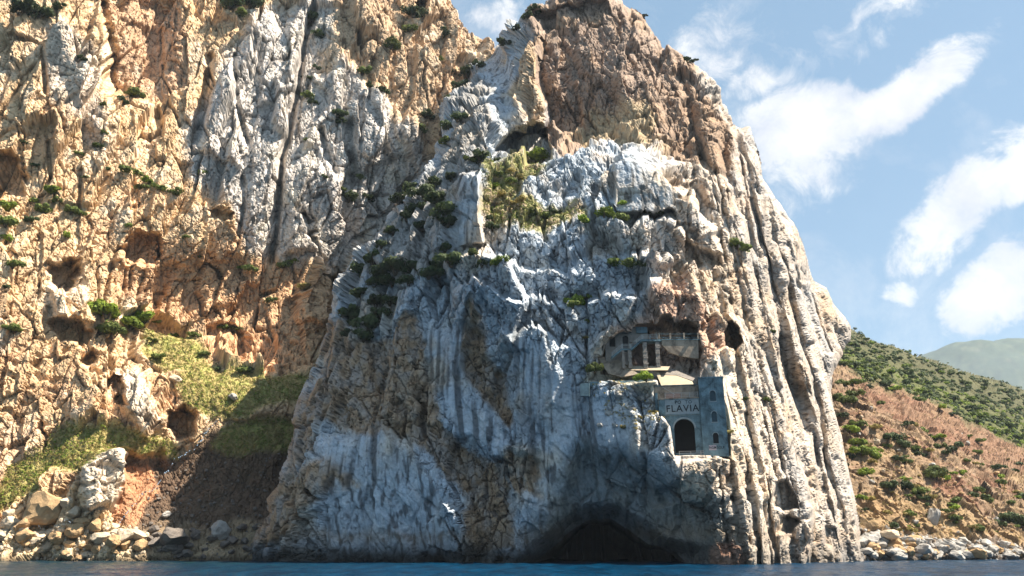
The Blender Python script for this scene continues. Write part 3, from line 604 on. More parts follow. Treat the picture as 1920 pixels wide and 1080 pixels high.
def cliff():
    R = lattice(CLIFF, 1.6); U, V = R.U, R.V
    Y = upsample(tps(CC, U[::4, ::4].astype(float), V[::4, ::4].astype(float)).astype(np.float32), 4, R.shape)
    lift(R, Y); R.Q = R.P.copy()
    wu = coarse(R, 2, lambda p: fbm(p, 0.09, 0.035, 1, 0.6, 13.1)) * 28; wv = coarse(R, 2, lambda p: fbm(p, 0.09, 0.05, 1, 0.6, 18.7)) * 28
    Uw, Vw = U + wu, V + wv; U3, V3 = U + wu * .35, V + wv * .35
    wr_u = wu * .3 + coarse(R, 2, lambda p: fbm(p, 0.2, 0.2, 3, 0.65, 13.1)) * 17; wr_v = wv * .3 + coarse(R, 2, lambda p: fbm(p, 0.2, 0.25, 3, 0.65, 18.7)) * 17
    dY = np.zeros_like(Y)
    for pts, w, dpt in [([(590, 0), (572, 90), (556, 180), (540, 260), (528, 300), (525, 350), (516, 420), (508, 490)], 6, 7), ([(395, 110), (385, 180), (365, 260)], 7, 5), ([(440, 110), (445, 200), (465, 270)], 5, 4), ([(655, 230), (660, 300), (665, 340)], 9, 6),
                        ([(188, 0), (190, 60), (205, 110), (215, 170)], 8, 6), ([(85, 100), (88, 190)], 4, 3.5), ([(300, 60), (305, 140)], 4, 3), ([(90, 260), (95, 330)], 4, 2.5), ([(455, 300), (452, 400), (440, 460)], 5, 3), ([(700, 120), (690, 200), (735, 300)], 7, 3.5), ([(150, 320), (148, 380)], 4, 3), ([(600, 250), (625, 330)], 6, 4)]:
        dY += dpt * line(U + wu * .12, V, pts, w)
    for pts, s, dpt in [([(595, 520), (640, 515), (632, 545), (612, 556)], 4, 14), ([(565, 405), (578, 400), (590, 410), (580, 420)], 3, 4), ([(582, 435), (596, 430), (600, 455), (590, 475)], 3, 4), ([(-10, 285), (20, 280), (45, 320), (40, 355), (-10, 350)], 6, 7),
                        ([(92, 490), (130, 480), (150, 500), (140, 530), (120, 545), (100, 525)], 5, 8), ([(98, 600), (140, 590), (170, 615), (150, 640), (110, 635)], 6, 6), ([(145, 670), (165, 660), (180, 675), (165, 690), (148, 688)], 4, 5), ([(213, 700), (228, 695), (238, 720), (236, 755), (220, 750)], 4, 6),
                        ([(310, 770), (345, 762), (372, 785), (365, 810), (335, 820), (316, 805)], 4, 8), ([(222, 465), (260, 440), (300, 440), (305, 480), (280, 500), (235, 490)], 7, 7), ([(380, 405), (400, 400), (430, 405), (420, 418), (390, 415)], 3, 4), ([(200, 540), (210, 500), (300, 500), (430, 490), (460, 520), (400, 570), (330, 600), (260, 560)], 12, 3),
                        ([(280, 580), (360, 610), (430, 575), (440, 630), (370, 640), (300, 610)], 10, 2.5), ([(425, 785), (555, 790), (550, 805), (430, 800)], 10, 1.5), ([(200, 840), (255, 860), (300, 850), (310, 880), (240, 895), (205, 870)], 6, 3), ([(385, 620), (440, 610), (470, 640), (440, 670), (395, 650)], 6, 3.5), ([(784, 0), (796, -5), (800, 25), (788, 28)], 3, 8),
                        ([(555, 545), (600, 560), (612, 600), (580, 640), (545, 620)], 8, -4), ([(190, 0), (330, 0), (330, 180), (300, 230), (215, 180)], 14, 5)]:
        dY += dpt * (1.25 if dpt > 3.4 and s < 8 else 1) * region(U + wr_u, V + wr_v, pts, s + 1.5)
    for pts, s, dpt in [([(380, 120), (430, 110), (470, 260), (460, 320), (390, 280)], 10, -4), ([(540, 330), (600, 300), (640, 380), (600, 480), (530, 480)], 12, -4), ([(600, 130), (650, 120), (780, 230), (760, 300), (690, 320), (640, 250)], 12, -3.5), ([(470, 40), (560, 20), (550, 180), (470, 200)], 12, -3.5),
                        ([(90, 40), (160, 60), (200, 180), (180, 260), (130, 200)], 12, -3), ([(135, 870), (160, 835), (200, 850), (205, 950), (150, 970)], 8, -4), ([(200, 690), (250, 680), (290, 720), (310, 800), (280, 830), (240, 790)], 10, -4), ([(100, 540), (165, 540), (175, 600), (110, 600)], 9, -4)]:
        dY += dpt * region(Uw, Vw, pts, s)
    B0 = R.Q; Y = Y + dY; lift(R, Y)
    R.Q = np.stack([B0[0], B0[1] - .15 * B0[2], B0[2]])
    soft = np.zeros_like(U)
    for g in GRASS: soft = np.maximum(soft, region(Uw, Vw, g, 8))
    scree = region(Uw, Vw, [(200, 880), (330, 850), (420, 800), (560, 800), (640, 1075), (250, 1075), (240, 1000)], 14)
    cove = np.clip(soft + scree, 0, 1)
    low = sstep(560, 640, Vw)
    D = coarse(R, 4, lambda p: fbm(p, 1 / 40, 1 / 70, 2, .5, 11.3)) * 3.4
    D += coarse(R, 2, lambda p: ridged(p, 1 / 16, 1 / 55, 2, .5, 15.3)) * 1.3 * (1 - .7 * cove)
    D += coarse(R, 2, lambda p: ridged(p, 1 / 6, 1 / 22, 2, .5, 19.1)) * .4 * (1 - .6 * cove)
    wq = [c + coarse(R, 4, lambda p, o=o: fbm(p, 1 / 10, 1 / 14, 3, .5, o)) * 1.2 for c, o in zip(R.Q, (12.2, 14.4, 16.6))]
    h0, c0 = facets([c[::2, ::2] for c in wq], 1 / 12., 1 / 34., 11.1); D += upsample(h0, 2, R.shape) * 5.6 * (1 - .8 * cove)
    hA, cA = facets(wq, 1 / 6., 1 / 24., 41.1); cn = sstep(-.15, .25, coarse(R, 4, lambda p: fbm(p, 1 / 20, 1 / 30, 2, .5, 51.2)))
    D += (1 - cove) * (hA * 3.2 - 2.4 * cn * (1 - sstep(0, .05, cA)))
    h1, c1 = facets(wq, 1 / 4.4, 1 / 10.0, 12.7); D += (1 - .7 * cove) * (h1 * 1.15 - 1.3 * (1 - cn * .7) * (1 - sstep(0, .06, c1)))
    p1, p2, pid = worley(wq, 1 / 4., 1 / 4.6, 19.3); D -= (pid > .6) * np.clip(1 - p1 / .30, 0, 1) ** .6 * 1.4 * (1 - cove)
    pit = sstep(.18, .5, coarse(R, 2, lambda p: fbm(p, 1 / 3.4, 1 / 3.0, 2, .6, 33.))) * low * (1 - cove); D -= pit * 1.8
    Q1, n1_, wd = stage(R, D, base_normals(R, B0), .15)
    h2, c2 = facets(Q1, 1 / 1.9, 1 / 3.2, 15.2); Df = (1 - .35 * soft) * (h2 * .38 - .55 * (1 - sstep(0, .06, c2)))
    Df += fbm(Q1, 1 / 2.4, 1 / 3.2, 3, .62, 22.5) * .35
    h3, c3 = facets(Q1, 1 / 1.0, 1 / 1.6, 18.2); Df += (1 - .4 * soft) * (h3 * .18 - .24 * (1 - sstep(0, .10, c3)))
    Df += fbm(Q1, 1 / .9, 1 / 1.3, 2, .6, 13.5) * .18
    Df = .85 * Df + .15 * boxblur(Df, 1)
    R.P = (R.P + n1_ * (Df * wd)).astype(np.float32)
    OUT = [(-60, 1080), (-60, -60), (840, -60), (848, 0), (862, 30), (880, 62), (902, 76), (916, 94), (930, 130), (960, 200), (900, 330), (800, 600), (700, 1080)]
    R.mask = inside(U + wu * .12, V + wv * .12, OUT)
    wu = wu + coarse(R, 2, lambda p: fbm(p, 0.2, 0.2, 3, 0.6, 13.1)) * 16; wv = wv + coarse(R, 2, lambda p: fbm(p, 0.2, 0.2, 3, 0.6, 18.7)) * 16
    Uw, Vw = U + wu, V + wv; U3, V3 = U + wu * .35, V + wv * .35
    n1 = coarse(R, 2, lambda p: fbm(p, 1 / 18, 1 / 26, 4, .6, 24.2)); n2 = fbm(R.P, 1 / 3.6, 1 / 4.6, 3, .6, 21.9); n3 = coarse(R, 2, lambda p: fbm(p, 1 / 8, 1 / 12, 3, .6, 27.9))
    st = perlin(R.Q[0] / 1.5 + 9, R.Q[1] / 1.5, R.Q[2] / 22)
    col = np.zeros(R.shape + (3,), np.float32) + C3(.50, .35, .205)
    col = blend(col, sstep(.0, .4, n1) * .6, C3(.60, .50, .385)); col = blend(col, sstep(.05, .4, -n1) * .5, C3(.43, .265, .165))
    grey = np.clip(region(Uw, Vw, [(390, 170), (440, 80), (480, 30), (600, -10), (612, 120), (660, 130), (770, 230), (800, 330), (740, 420), (650, 520), (600, 500), (470, 490), (430, 430), (370, 330), (350, 250)], 16)
                   + .6 * region(Uw, Vw, [(80, 50), (150, 80), (190, 190), (170, 280), (100, 190)], 12), 0, 1)
    col = blend(col, grey * .82, C3(.43, .415, .40)); col = blend(col, grey * sstep(.05, .4, n3) * .5, C3(.52, .48, .43))
    red = region(Uw, Vw, [(195, 0), (330, 0), (360, 60), (330, 170), (290, 210), (220, 170)], 14); col = blend(col, red * .65, C3(.38, .235, .15))
    tr = region(Uw, Vw, [(600, -30), (900, -30), (920, 120), (850, 200), (790, 330), (770, 230), (670, 120), (620, 110)], 14); col = blend(col, tr * .7, C3(.40, .285, .19))
    ov = region(Uw, Vw, [(195, 560), (215, 470), (300, 440), (430, 480), (470, 500), (600, 520), (620, 600), (570, 690), (440, 690), (330, 630), (260, 590)], 14); col = blend(col, ov * .65, C3(.42, .25, .14))
    lo = region(Uw, Vw, [(-60, 640), (200, 640), (330, 700), (330, 850), (200, 880), (-60, 960)], 20); col = blend(col, lo * .5 * sstep(-.2, .3, n3), C3(.44, .25, .13))
    col = blend(col, sstep(.1, .45, n3) * .5 * (1 - ov), C3(.60, .53, .42))
    col = blend(col, scree * .92, C3(.065, .042, .03)); col = blend(col, region(Uw, Vw, [(195, 880), (280, 880), (300, 930), (260, 985), (200, 990)], 6), C3(.33, .18, .10))  # scree soil painted darker to deepen the cove shadow; sunlit patch stays red
    wr = np.clip(region(Uw, Vw, [(132, 870), (160, 835), (203, 850), (205, 955), (150, 975)], 6) + region(Uw, Vw, [(225, 690), (255, 680), (290, 720), (305, 800), (280, 830), (250, 790)], 8), 0, 1); col = blend(col, wr * .8, C3(.55, .48, .39))
    col = blend(col, soft * .9, C3(.28, .23, .085)); col = blend(col, soft * sstep(-.05, .25, n2) * .7, C3(.17, .185, .05))
    shore = sstep(975, 1005, Vw); col = blend(col, shore * .8 * (1 - scree * .5), C3(.48, .38, .24))
    col = col * (1 - (.35 * grey * sstep(.15, .55, st))[..., None])
    col = col * (1 + .45 * np.clip(n2, -.6, .6))[..., None]
    spk = sstep(.35, .6, perlin(R.P[0] / 1.1, R.P[1] / 1.1, R.P[2] / 1.3) + .2 * n1); col = col * (1 - .4 * spk)[..., None]
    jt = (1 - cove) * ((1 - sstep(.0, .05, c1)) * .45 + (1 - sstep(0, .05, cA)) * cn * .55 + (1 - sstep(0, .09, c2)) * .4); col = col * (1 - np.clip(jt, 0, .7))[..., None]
    band = 1 - sstep(.2, 1.8, R.P[2] - .8 * n1); col = blend(col, band * .85, C3(.05, .035, .02))
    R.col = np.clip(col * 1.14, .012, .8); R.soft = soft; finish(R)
    beach = inside(Uw, Vw, [(-70, 985), (130, 975), (210, 985), (330, 860), (420, 790), (570, 785), (720, 800), (720, 1090), (-70, 1090)])
    up = R.mask & ~beach; upd = up.copy(); upd[:-1] |= up[1:]; upd[1:] |= up[:-1]; upd[:, 1:] |= up[:, :-1]; upd[:, :-1] |= up[:, 1:]
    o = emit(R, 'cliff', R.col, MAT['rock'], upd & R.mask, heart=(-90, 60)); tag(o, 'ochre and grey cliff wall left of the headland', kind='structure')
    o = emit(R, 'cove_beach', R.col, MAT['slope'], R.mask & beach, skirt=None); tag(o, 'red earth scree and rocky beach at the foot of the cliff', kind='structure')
    return R
RC = cliff()

# ================================================================== RIGHT HILLSIDE
HILL = [(1480, 1075), (1480, 610), (1560, 596), (1592, 618), (1650, 642), (1720, 666), (1800, 694), (1870, 716), (1930, 733), (2130, 790), (2130, 1075)]
HLC = [(1490, 1066, 205), (1620, 1063, 206), (1750, 1058, 214), (1920, 1055, 224), (2130, 1053, 236), (1620, 1000, 214), (1750, 1005, 222), (1920, 1010, 236), (2120, 1010, 252),
       (1590, 900, 232), (1700, 900, 242), (1830, 920, 254), (1960, 940, 264), (1570, 800, 262), (1680, 810, 274), (1800, 850, 286), (1950, 890, 296),
       (1570, 700, 315), (1640, 712, 330), (1760, 770, 340), (1900, 838, 350), (2120, 920, 360), (1570, 650, 400), (1600, 640, 420), (1700, 690, 440), (1800, 730, 455), (1920, 770, 470), (1590, 622, 480), (1720, 668, 510), (1870, 718, 530), (2120, 795, 560)]
def hillside():
    R = lattice(HILL, 1.7); U, V = R.U, R.V
    Y = tps(HLC, U.astype(float), V.astype(float)).astype(np.float32)
    e = np.clip(1 - segdist(U, V, HILL[2:-2], False) / 14, 0, 1); Y = Y + 30 * e * e * (U > 1560)
    lift(R, Y); R.Q = R.P.copy()
    wu = fbm(R.P, .07, .07, 4, .6, 31.) * 24; wv = fbm(R.P, .07, .07, 4, .6, 35.) * 24; Uw, Vw = U + wu, V + wv
    green = sstep(-10, 14, (1 - 0) * ((U - 1580) * .44 + 690 - Vw)) 
    D = fbm(R.P, 1 / 30, 1 / 30, 3, .5, 41.) * 4 + ridged(R.P, 1 / 14, 1 / 14, 3, .55, 43.) * 1.6 * (1 - .5 * green)
    wq = [c + fbm(R.P, 1 / 8, 1 / 8, 2, .5, o) * 2.4 for c, o in zip(R.P, (1.2, 4.4, 6.6))]
    h1, c1 = facets(wq, 1 / 5., 1 / 6., 42.7); h2, c2 = facets(wq, 1 / 2.1, 1 / 2.3, 45.2)
    D += (1 - .7 * green) * (h1 * 1.7 + h2 * .9) + fbm(R.P, 1 / 2.5, 1 / 2.5, 3, .6, 47.) * .7
    # gullies that run down the red earth towards lower right
    gq = (R.P[0] - .9 * R.P[2]); gl = np.minimum(perlin(gq / 9, gq * 0 + 3.3, R.P[2] / 60), 0); D += (1 - green) * gl * 2.6
    nrm = normals(R); R.P = (R.P + nrm * D).astype(np.float32); R.mask = inside(U, V + wv * .08, HILL)
    n1 = fbm(R.P, 1 / 16, 1 / 16, 3, .6, 51.); n2 = fbm(R.P, 1 / 3.5, 1 / 3.5, 3, .6, 53.); n3 = fbm(R.P, 1 / 7, 1 / 7, 3, .6, 55.)
    col = np.zeros(R.shape + (3,), np.float32) + C3(.33, .235, .15)
    col = blend(col, sstep(.0, .35, n1) * .7, C3(.42, .31, .17)); col = blend(col, sstep(.05, .4, -n1) * .7, C3(.28, .125, .075))
    col = blend(col, sstep(.08, .4, n3) * .55, C3(.46, .37, .26)); col = blend(col, sstep(.15, .4, n2) * .5, C3(.20, .13, .08))
    rb = region(Uw, Vw, [(1595, 700), (1640, 705), (1720, 755), (1800, 790), (1940, 850), (1940, 900), (1800, 850), (1700, 800), (1600, 750)], 12); col = blend(col, rb * .6, C3(.30, .165, .105))
    yl = region(Uw, Vw, [(1620, 930), (1760, 960), (1940, 1000), (1940, 1030), (1700, 1010), (1610, 1000)], 14); col = blend(col, yl * .5, C3(.48, .35, .16))
    col = blend(col, green * .92, C3(.085, .105, .045)); col = blend(col, green * sstep(.0, .3, n3) * .6, C3(.16, .175, .075))
    bandg = np.exp(-(((U - 1580) * .44 + 690 - Vw - 22) / 22) ** 2); col = blend(col, green * bandg * .6, C3(.14, .18, .045))
    sh = sstep(1008, 1026, Vw); col = blend(col, sh * .8, C3(.42, .36, .30))
    band = 1 - sstep(.2, 1.6, R.P[2] - .6 * n1); col = blend(col, band * .85, C3(.04, .035, .03))
    col = col * (1 + .4 * np.clip(n2, -.6, .6))[..., None]
    col = col * .6; g_ = col.mean(-1, keepdims=True); col = (g_ + (col - g_) * .86) * np.array([1.07, .97, .88], np.float32)
    R.col = np.clip(col, .012, .8); R.green = green; finish(R)
    o = emit(R, 'hillside', R.col, MAT['slope'], heart=(150, 10), skirt=((30, .03), (120, .1), (260, .5))); tag(o, 'red earth hillside with green scrub right of the headland', kind='structure')
    return R
RR = hillside()

# ------------------------------------------------------------------ far hill
def far_hill():
    n = 220; m = 120
    a = np.linspace(0, 1, n); b = np.linspace(0, 1, m)
    A, B = np.meshgrid(a, b)
    x = 500 + A * 1900; y = 1250 + B * 900
    cx = (x - 1010) / 1.0; prof = 305 * np.exp(-(((x - 1045) / 540) ** 2)) + 120 * np.exp(-(((x - 1750) / 420) ** 2)) + 90 * np.exp(-(((x - 1330) / 120) ** 2)) * .25
    dpt = np.exp(-((y - 1750) / 330) ** 2)
    P = np.stack([x, y, np.zeros_like(x)]).astype(np.float32)
    z = prof * dpt * 1.42 + fbm(P, 1 / 160, 1, 4, .5, 61.) * 26 * dpt - 12
    r = ridged(P, 1 / 260, 1, 2, .4, 63.) * 12 * dpt; z = z + r
    P[2] = z; P = P * 3
    n1 = fbm(P, 1 / 60, 1 / 60, 4, .65, 65.); n2 = fbm(P, 1 / 14, 1 / 14, 3, .6, 67.)
    col = np.zeros(x.shape + (3,), np.float32) + C3(.035, .055, .035)
    col = blend(col, sstep(-.1, .3, n1), C3(.06, .078, .045)); col = blend(col, sstep(.05, .3, n2), C3(.022, .036, .024))
    col = blend(col, sstep(.2, .45, n1 + .3 * n2) * .7, C3(.09, .09, .07))
    idx = np.arange(n * m).reshape(m, n); f = np.stack([idx[:-1, :-1], idx[:-1, 1:], idx[1:, 1:], idx[1:, :-1]], -1).reshape(-1, 4)
    o = link('hill', mesh_np('hill', P.reshape(3, -1).T, f, col.reshape(-1, 3)), None, MAT['far'])
    tag(o, 'rounded green hill in the distance', kind='structure')
MAT['far'] = rock_material('far_scrub', .3, .04)
far_hill()

# ------------------------------------------------------------------ sea
def sea():
    m, nt, b = newmat('sea_water')
    geo = nd(nt, 'ShaderNodeNewGeometry'); pos = geo.outputs['Position']
    sx = nd(nt, 'ShaderNodeSeparateXYZ'); nt.links.new(pos, sx.inputs[0])
    mp = nd(nt, 'ShaderNodeMapping'); nt.links.new(pos, mp.inputs[0]); mp.inputs['Scale'].default_value = (1, .35, 1)
    n = noise_n(nt, mp.outputs[0], .09, 3)
    shallow = ramp(nt, mth(nt, 'MULTIPLY_ADD', n, 40, sx.outputs[0]), [(0.0, 0.0), (1.0, 1.0)])
    t = mth(nt, 'MULTIPLY_ADD', mth(nt, 'MULTIPLY_ADD', n, 60.0, sx.outputs[0]), 1 / 60.0, 0.75, clamp=True)
    c = mixc(nt, t, (.009, .036, .034, 1), (.0008, .044, .10, 1))
    c = mixc(nt, ramp(nt, noise_n(nt, mp.outputs[0], .8, 5, .6), [(0.4, 0.0), (0.7, .6)]), c, (.001, .025, .065, 1))
    mq = nd(nt, 'ShaderNodeMapping'); nt.links.new(pos, mq.inputs[0]); mq.inputs['Scale'].default_value = (.30, .06, 1)
    c = mixc(nt, ramp(nt, noise_n(nt, mq.outputs[0], 1.0, 6, .7), [(.38, 0.0), (.6, 1.0)]), c, (.0006, .016, .040, 1))  # light and dark of the waves painted as long streaks
    # foam flecks
    fo = noise_n(nt, mp.outputs[0], 1.6, 4, .75); fl = ramp(nt, fo, [(.72, 0.0), (.76, 1.0)])
    c = mixc(nt, fl, c, (.7, .75, .78, 1))
    nt.links.new(c, b.inputs['Base Color']); b.inputs['Roughness'].default_value = .12; b.inputs['IOR'].default_value = 1.33; b.inputs['Specular IOR Level'].default_value = .2
    h = mth(nt, 'ADD', noise_n(nt, mp.outputs[0], 1.1, 4, .6), mth(nt, 'MULTIPLY', noise_n(nt, pos, 5.0, 3, .6), .3))
    bp = nd(nt, 'ShaderNodeBump'); bp.inputs['Strength'].default_value = .9; bp.inputs['Distance'].default_value = .5
    nt.links.new(h, bp.inputs['Height']); nt.links.new(bp.outputs[0], b.inputs['Normal'])
    # near water as real waves, coarse sheet beyond
    ys = np.concatenate([np.array([-400., -60, 0]), np.arange(20, 60, 1.0), np.arange(60, 270, .45), np.array([300, 400, 600, 900, 1400, 2200, 2900.])])
    xs = np.concatenate([np.array([-2900., -900, -400]), np.arange(-190, 200, .8), np.array([260, 400, 700, 1200, 2000, 2900.])])
    X, Y = np.meshgrid(xs, ys); P = np.stack([X, Y, X * 0]).astype(np.float32)
    w = ((X > -189) & (X < 198) & (Y > 20) & (Y < 268)).astype(np.float32)
    Z = w * (fbm(P, 1 / 7, 1, 3, .6, 71.) * .42 + perlin(X / 2.2, Y / 1.4, X * 0 + 2.2) * .12)
    idx = np.arange(X.size).reshape(X.shape); f = np.stack([idx[:-1, :-1], idx[:-1, 1:], idx[1:, 1:], idx[1:, :-1]], -1).reshape(-1, 4)
    o = link('sea', mesh_np('sea', np.stack([X, Y, Z], -1).reshape(-1, 3), f), None, m); tag(o, 'blue rippled sea in front of the cliffs', kind='structure')
sea()

# ================================================================== MASONRY OF THE MINE PORT
TH = math.atan2(PLANE_N.x, -PLANE_N.y)        # local x runs right along the facade, local y runs into the rock
RV = Vector((math.cos(TH), math.sin(TH), 0)); BV = -PLANE_N
def fa(u, v, d=0.0):
    """pixel -> (along, up) on the facade plane moved d metres into the rock"""
    rx, rz = ray(u, v); y = plane_Y(u, v, -d) if False else None
    k = PLANE_P.dot(BV) + d; t = k / (rx * BV.x + BV.y)
    P = Vector((rx * t, t, CAMZ + rz * t)); return (P - PLANE_P).dot(RV), P.z
def root(name, a, d, z, label, cat, group=None):
    o = bpy.data.objects.new(name, None); COL.objects.link(o); o.empty_display_size = .5
    p = PLANE_P + RV * a + BV * d; o.location = (p.x, p.y, z); o.rotation_euler = (0, 0, TH)
    o['o'] = (a, d, z); tag(o, label, cat, group); return o
class MB:
    """collects boxes, prisms and bars in facade coordinates (along, depth, up)"""
    def __init__(s): s.v = []; s.f = []
    def add(s, vs, fs):
        n = len(s.v); s.v += [tuple(v) for v in vs]; s.f += [tuple(i + n for i in f) for f in fs]; return s
    def box(s, a0, a1, d0, d1, z0, z1):
        return s.add([(a0, d0, z0), (a1, d0, z0), (a1, d1, z0), (a0, d1, z0), (a0, d0, z1), (a1, d0, z1), (a1, d1, z1), (a0, d1, z1)],
                     [(3, 2, 1, 0), (4, 5, 6, 7), (0, 1, 5, 4), (1, 2, 6, 5), (2, 3, 7, 6), (3, 0, 4, 7)])
    def bar(s, p, q, r):
        p = Vector(p); q = Vector(q); t = (q - p).normalized(); x = t.cross(Vector((0, 1, 0))); x = x.normalized() * r if x.length > .01 else Vector((r, 0, 0)); y = t.cross(x).normalized() * r
        vs = [p + x + y, p - x + y, p - x - y, p + x - y, q + x + y, q - x + y, q - x - y, q + x - y]
        return s.add(vs, [(0, 1, 2, 3), (7, 6, 5, 4), (0, 4, 5, 1), (1, 5, 6, 2), (2, 6, 7, 3), (3, 7, 4, 0)])
    def prism(s, pts, d0, d1):
        """outline in (along, up), extruded in depth; d0 may differ per point"""
        n = len(pts); fr = d0 if isinstance(d0, (list, tuple)) else [d0] * n
        vs = [(p[0], fr[i], p[1]) for i, p in enumerate(pts)] + [(p[0], fr[i] + d1, p[1]) for i, p in enumerate(pts)]
        return s.add(vs, [tuple(range(n)), tuple(range(2 * n - 1, n - 1, -1))] + [(i, i + n, (i + 1) % n + n, (i + 1) % n) for i in range(n)])
    def sheet(s, outer, holes, d0, d1):
        """wall front with openings and their reveals"""
        loops = [outer] + holes; flat = [p for l in loops for p in l]; base = len(s.v)
        tris = tessellate_polygon([[Vector((p[0], p[1], 0)) for p in l] for l in loops])
        vs = [(p[0], d0, p[1]) for p in flat] + [(p[0], d1, p[1]) for p in flat]; m = len(flat); fs = []
        for t in tris: fs.append(tuple(t)); fs.append(tuple(i + m for i in reversed(t)))
        k = 0
        for l in loops:
            for i in range(len(l)):
                a = k + i; b = k + (i + 1) % len(l); fs.append((a, b, b + m, a + m))
            k += len(l)
        return s.add(vs, fs)
    def build(s, name, mat, parent):
        o0 = parent
        while o0.parent is not None: o0 = o0.parent
        ox = o0['o']; me = bpy.data.meshes.new(name)
        me.from_pydata([(v[0] - ox[0], v[1] - ox[1], v[2] - ox[2]) for v in s.v], [], s.f)
        bm = bmesh.new(); bm.from_mesh(me); bmesh.ops.recalc_face_normals(bm, faces=bm.faces); bm.to_mesh(me); bm.free()
        return link(name, me, parent, mat)
def arch(a0, a1, z0, zs, zt, n=10):
    c = (a0 + a1) / 2; r = (a1 - a0) / 2
    return [(a0, z0), (a1, z0)] + [(c + r * math.cos(math.pi * i / n), zs + (zt - zs) * math.sin(math.pi * i / n)) for i in range(n + 1)]
def lettering(txt, size, a, d, z, parent, name='lettering', squash=1.0, mat='dark'):
    cu = bpy.data.curves.new('t', 'FONT'); cu.body = txt; cu.size = size; cu.align_x = 'CENTER'; cu.align_y = 'CENTER'; cu.extrude = .03; cu.space_character = 1.12; cu.resolution_u = 3; cu.offset = 0.012
    tmp = bpy.data.objects.new('t', cu); me = bpy.data.meshes.new_from_object(tmp); bpy.data.objects.remove(tmp); bpy.data.curves.remove(cu)
    o0 = parent
    while o0.parent is not None: o0 = o0.parent
    ox = o0['o']; me.transform(Matrix.Translation((a - ox[0], d - ox[1], z - ox[2])) @ Matrix.Rotation(math.pi / 2, 4, 'X') @ Matrix.Diagonal((squash, 1, 1, 1)))
    return link(name, me, parent, MAT[mat])

def tower():
    a0 = fa(1314, 780)[0]; a1 = fa(1361, 780)[0]; zt = fa(1335, 709)[1]; zb = fa(1345, 856)[1]; D = 5.0
    t = root('lookout_tower', (a0 + a1) / 2, D / 2, zb, 'square grey concrete tower with three small arched windows on the cliff', 'tower')
    wins = [(1331, 1342, 732, 752, True), (1334.5, 1344.5, 771, 791, True), (1337, 1347.5, 811, 831.5, False)]
    holes = []; rows = []
    for u0, u1, v0, v1, blocked in wins:
        um = (u0 + u1) / 2; b0, z1 = fa(um, v0); _, z0 = fa(um, v1); w = (fa(u1, v1)[0] - fa(u0, v1)[0]); c = fa(um, (v0 + v1) / 2)[0]
        zs = z1 - w / 2; h = arch(c - w / 2, c + w / 2, z0, zs, z1); holes.append(h); rows.append((c, w, z0, zs, z1, blocked))
    m = MB(); m.sheet([(a0, zb), (a1, zb), (a1, zt), (a0, zt)], [h[::-1] for h in holes], 0, .4)
    m.box(a0, a0 + .35, .4, D, zb, zt); m.box(a1 - .35, a1, .4, D, zb, zt); m.box(a0 + .35, a1 - .35, D - .35, D, zb, zt); m.box(a0 + .35, a1 - .35, .4, D - .35, zt - .3, zt)
    m.build('wall', MAT['concrete'], t)
    MB().box(a0 - .12, a1 + .12, -.12, D + .1, zt, zt + .28).build('cornice', MAT['concrete'], t)
    for c, w, z0, zs, z1, blocked in rows:
        wd = MB().prism(arch(c - w / 2 + .01, c + w / 2 - .01, z0 + .01, zs, z1 - .01), .28 if blocked else .395, .1).build('window', MAT['panel' if blocked else 'void'], t)
        MB().box(c - w / 2 - .16, c + w / 2 + .16, -.10, .12, z0 - .17, z0 - .003).build('sill', MAT['trim'], wd)
        o = arch(c - w / 2 - .14, c + w / 2 + .14, z0, zs, z1 + .14)[2:]; i = arch(c - w / 2, c + w / 2, z0, zs, z1)[2:]
        MB().prism(o + i[::-1], -.035, .06).build('arch_trim', MAT['trim'], wd)
    # broken parapet posts on the roof
    for k in range(4):
        x = a0 + .25 + k * (a1 - a0 - .7) / 3; MB().box(x, x + .22, .1, .32, zt + .28, zt + .62 + .12 * (k == 0)).build('parapet_post', MAT['render'], t)
    MB().box(a0 + .3, a1 - .3, D - .5, D - .3, zt + .28, zt + 1.1).build('parapet', MAT['brick'], t)
    p0 = fa(1329, 835); p1 = fa(1344, 844); p2 = fa(1359.5, 844)
    for (x0, x1, txt, mt) in [(p0[0], p1[0] - .02, 'NGM', 'plaque'), (p1[0] + .03, p2[0], 'SOLP', 'concrete')]:
        q = MB().box(x0, x1, -.05, .05, p1[1], p0[1]).build('plaque', MAT[mt], t)
        lettering(txt, .72, (x0 + x1) / 2, -.06, (p0[1] + p1[1]) / 2, q, squash=.8)
    return a0, a1, zt, zb
TA0, TA1, TZT, TZB = tower()

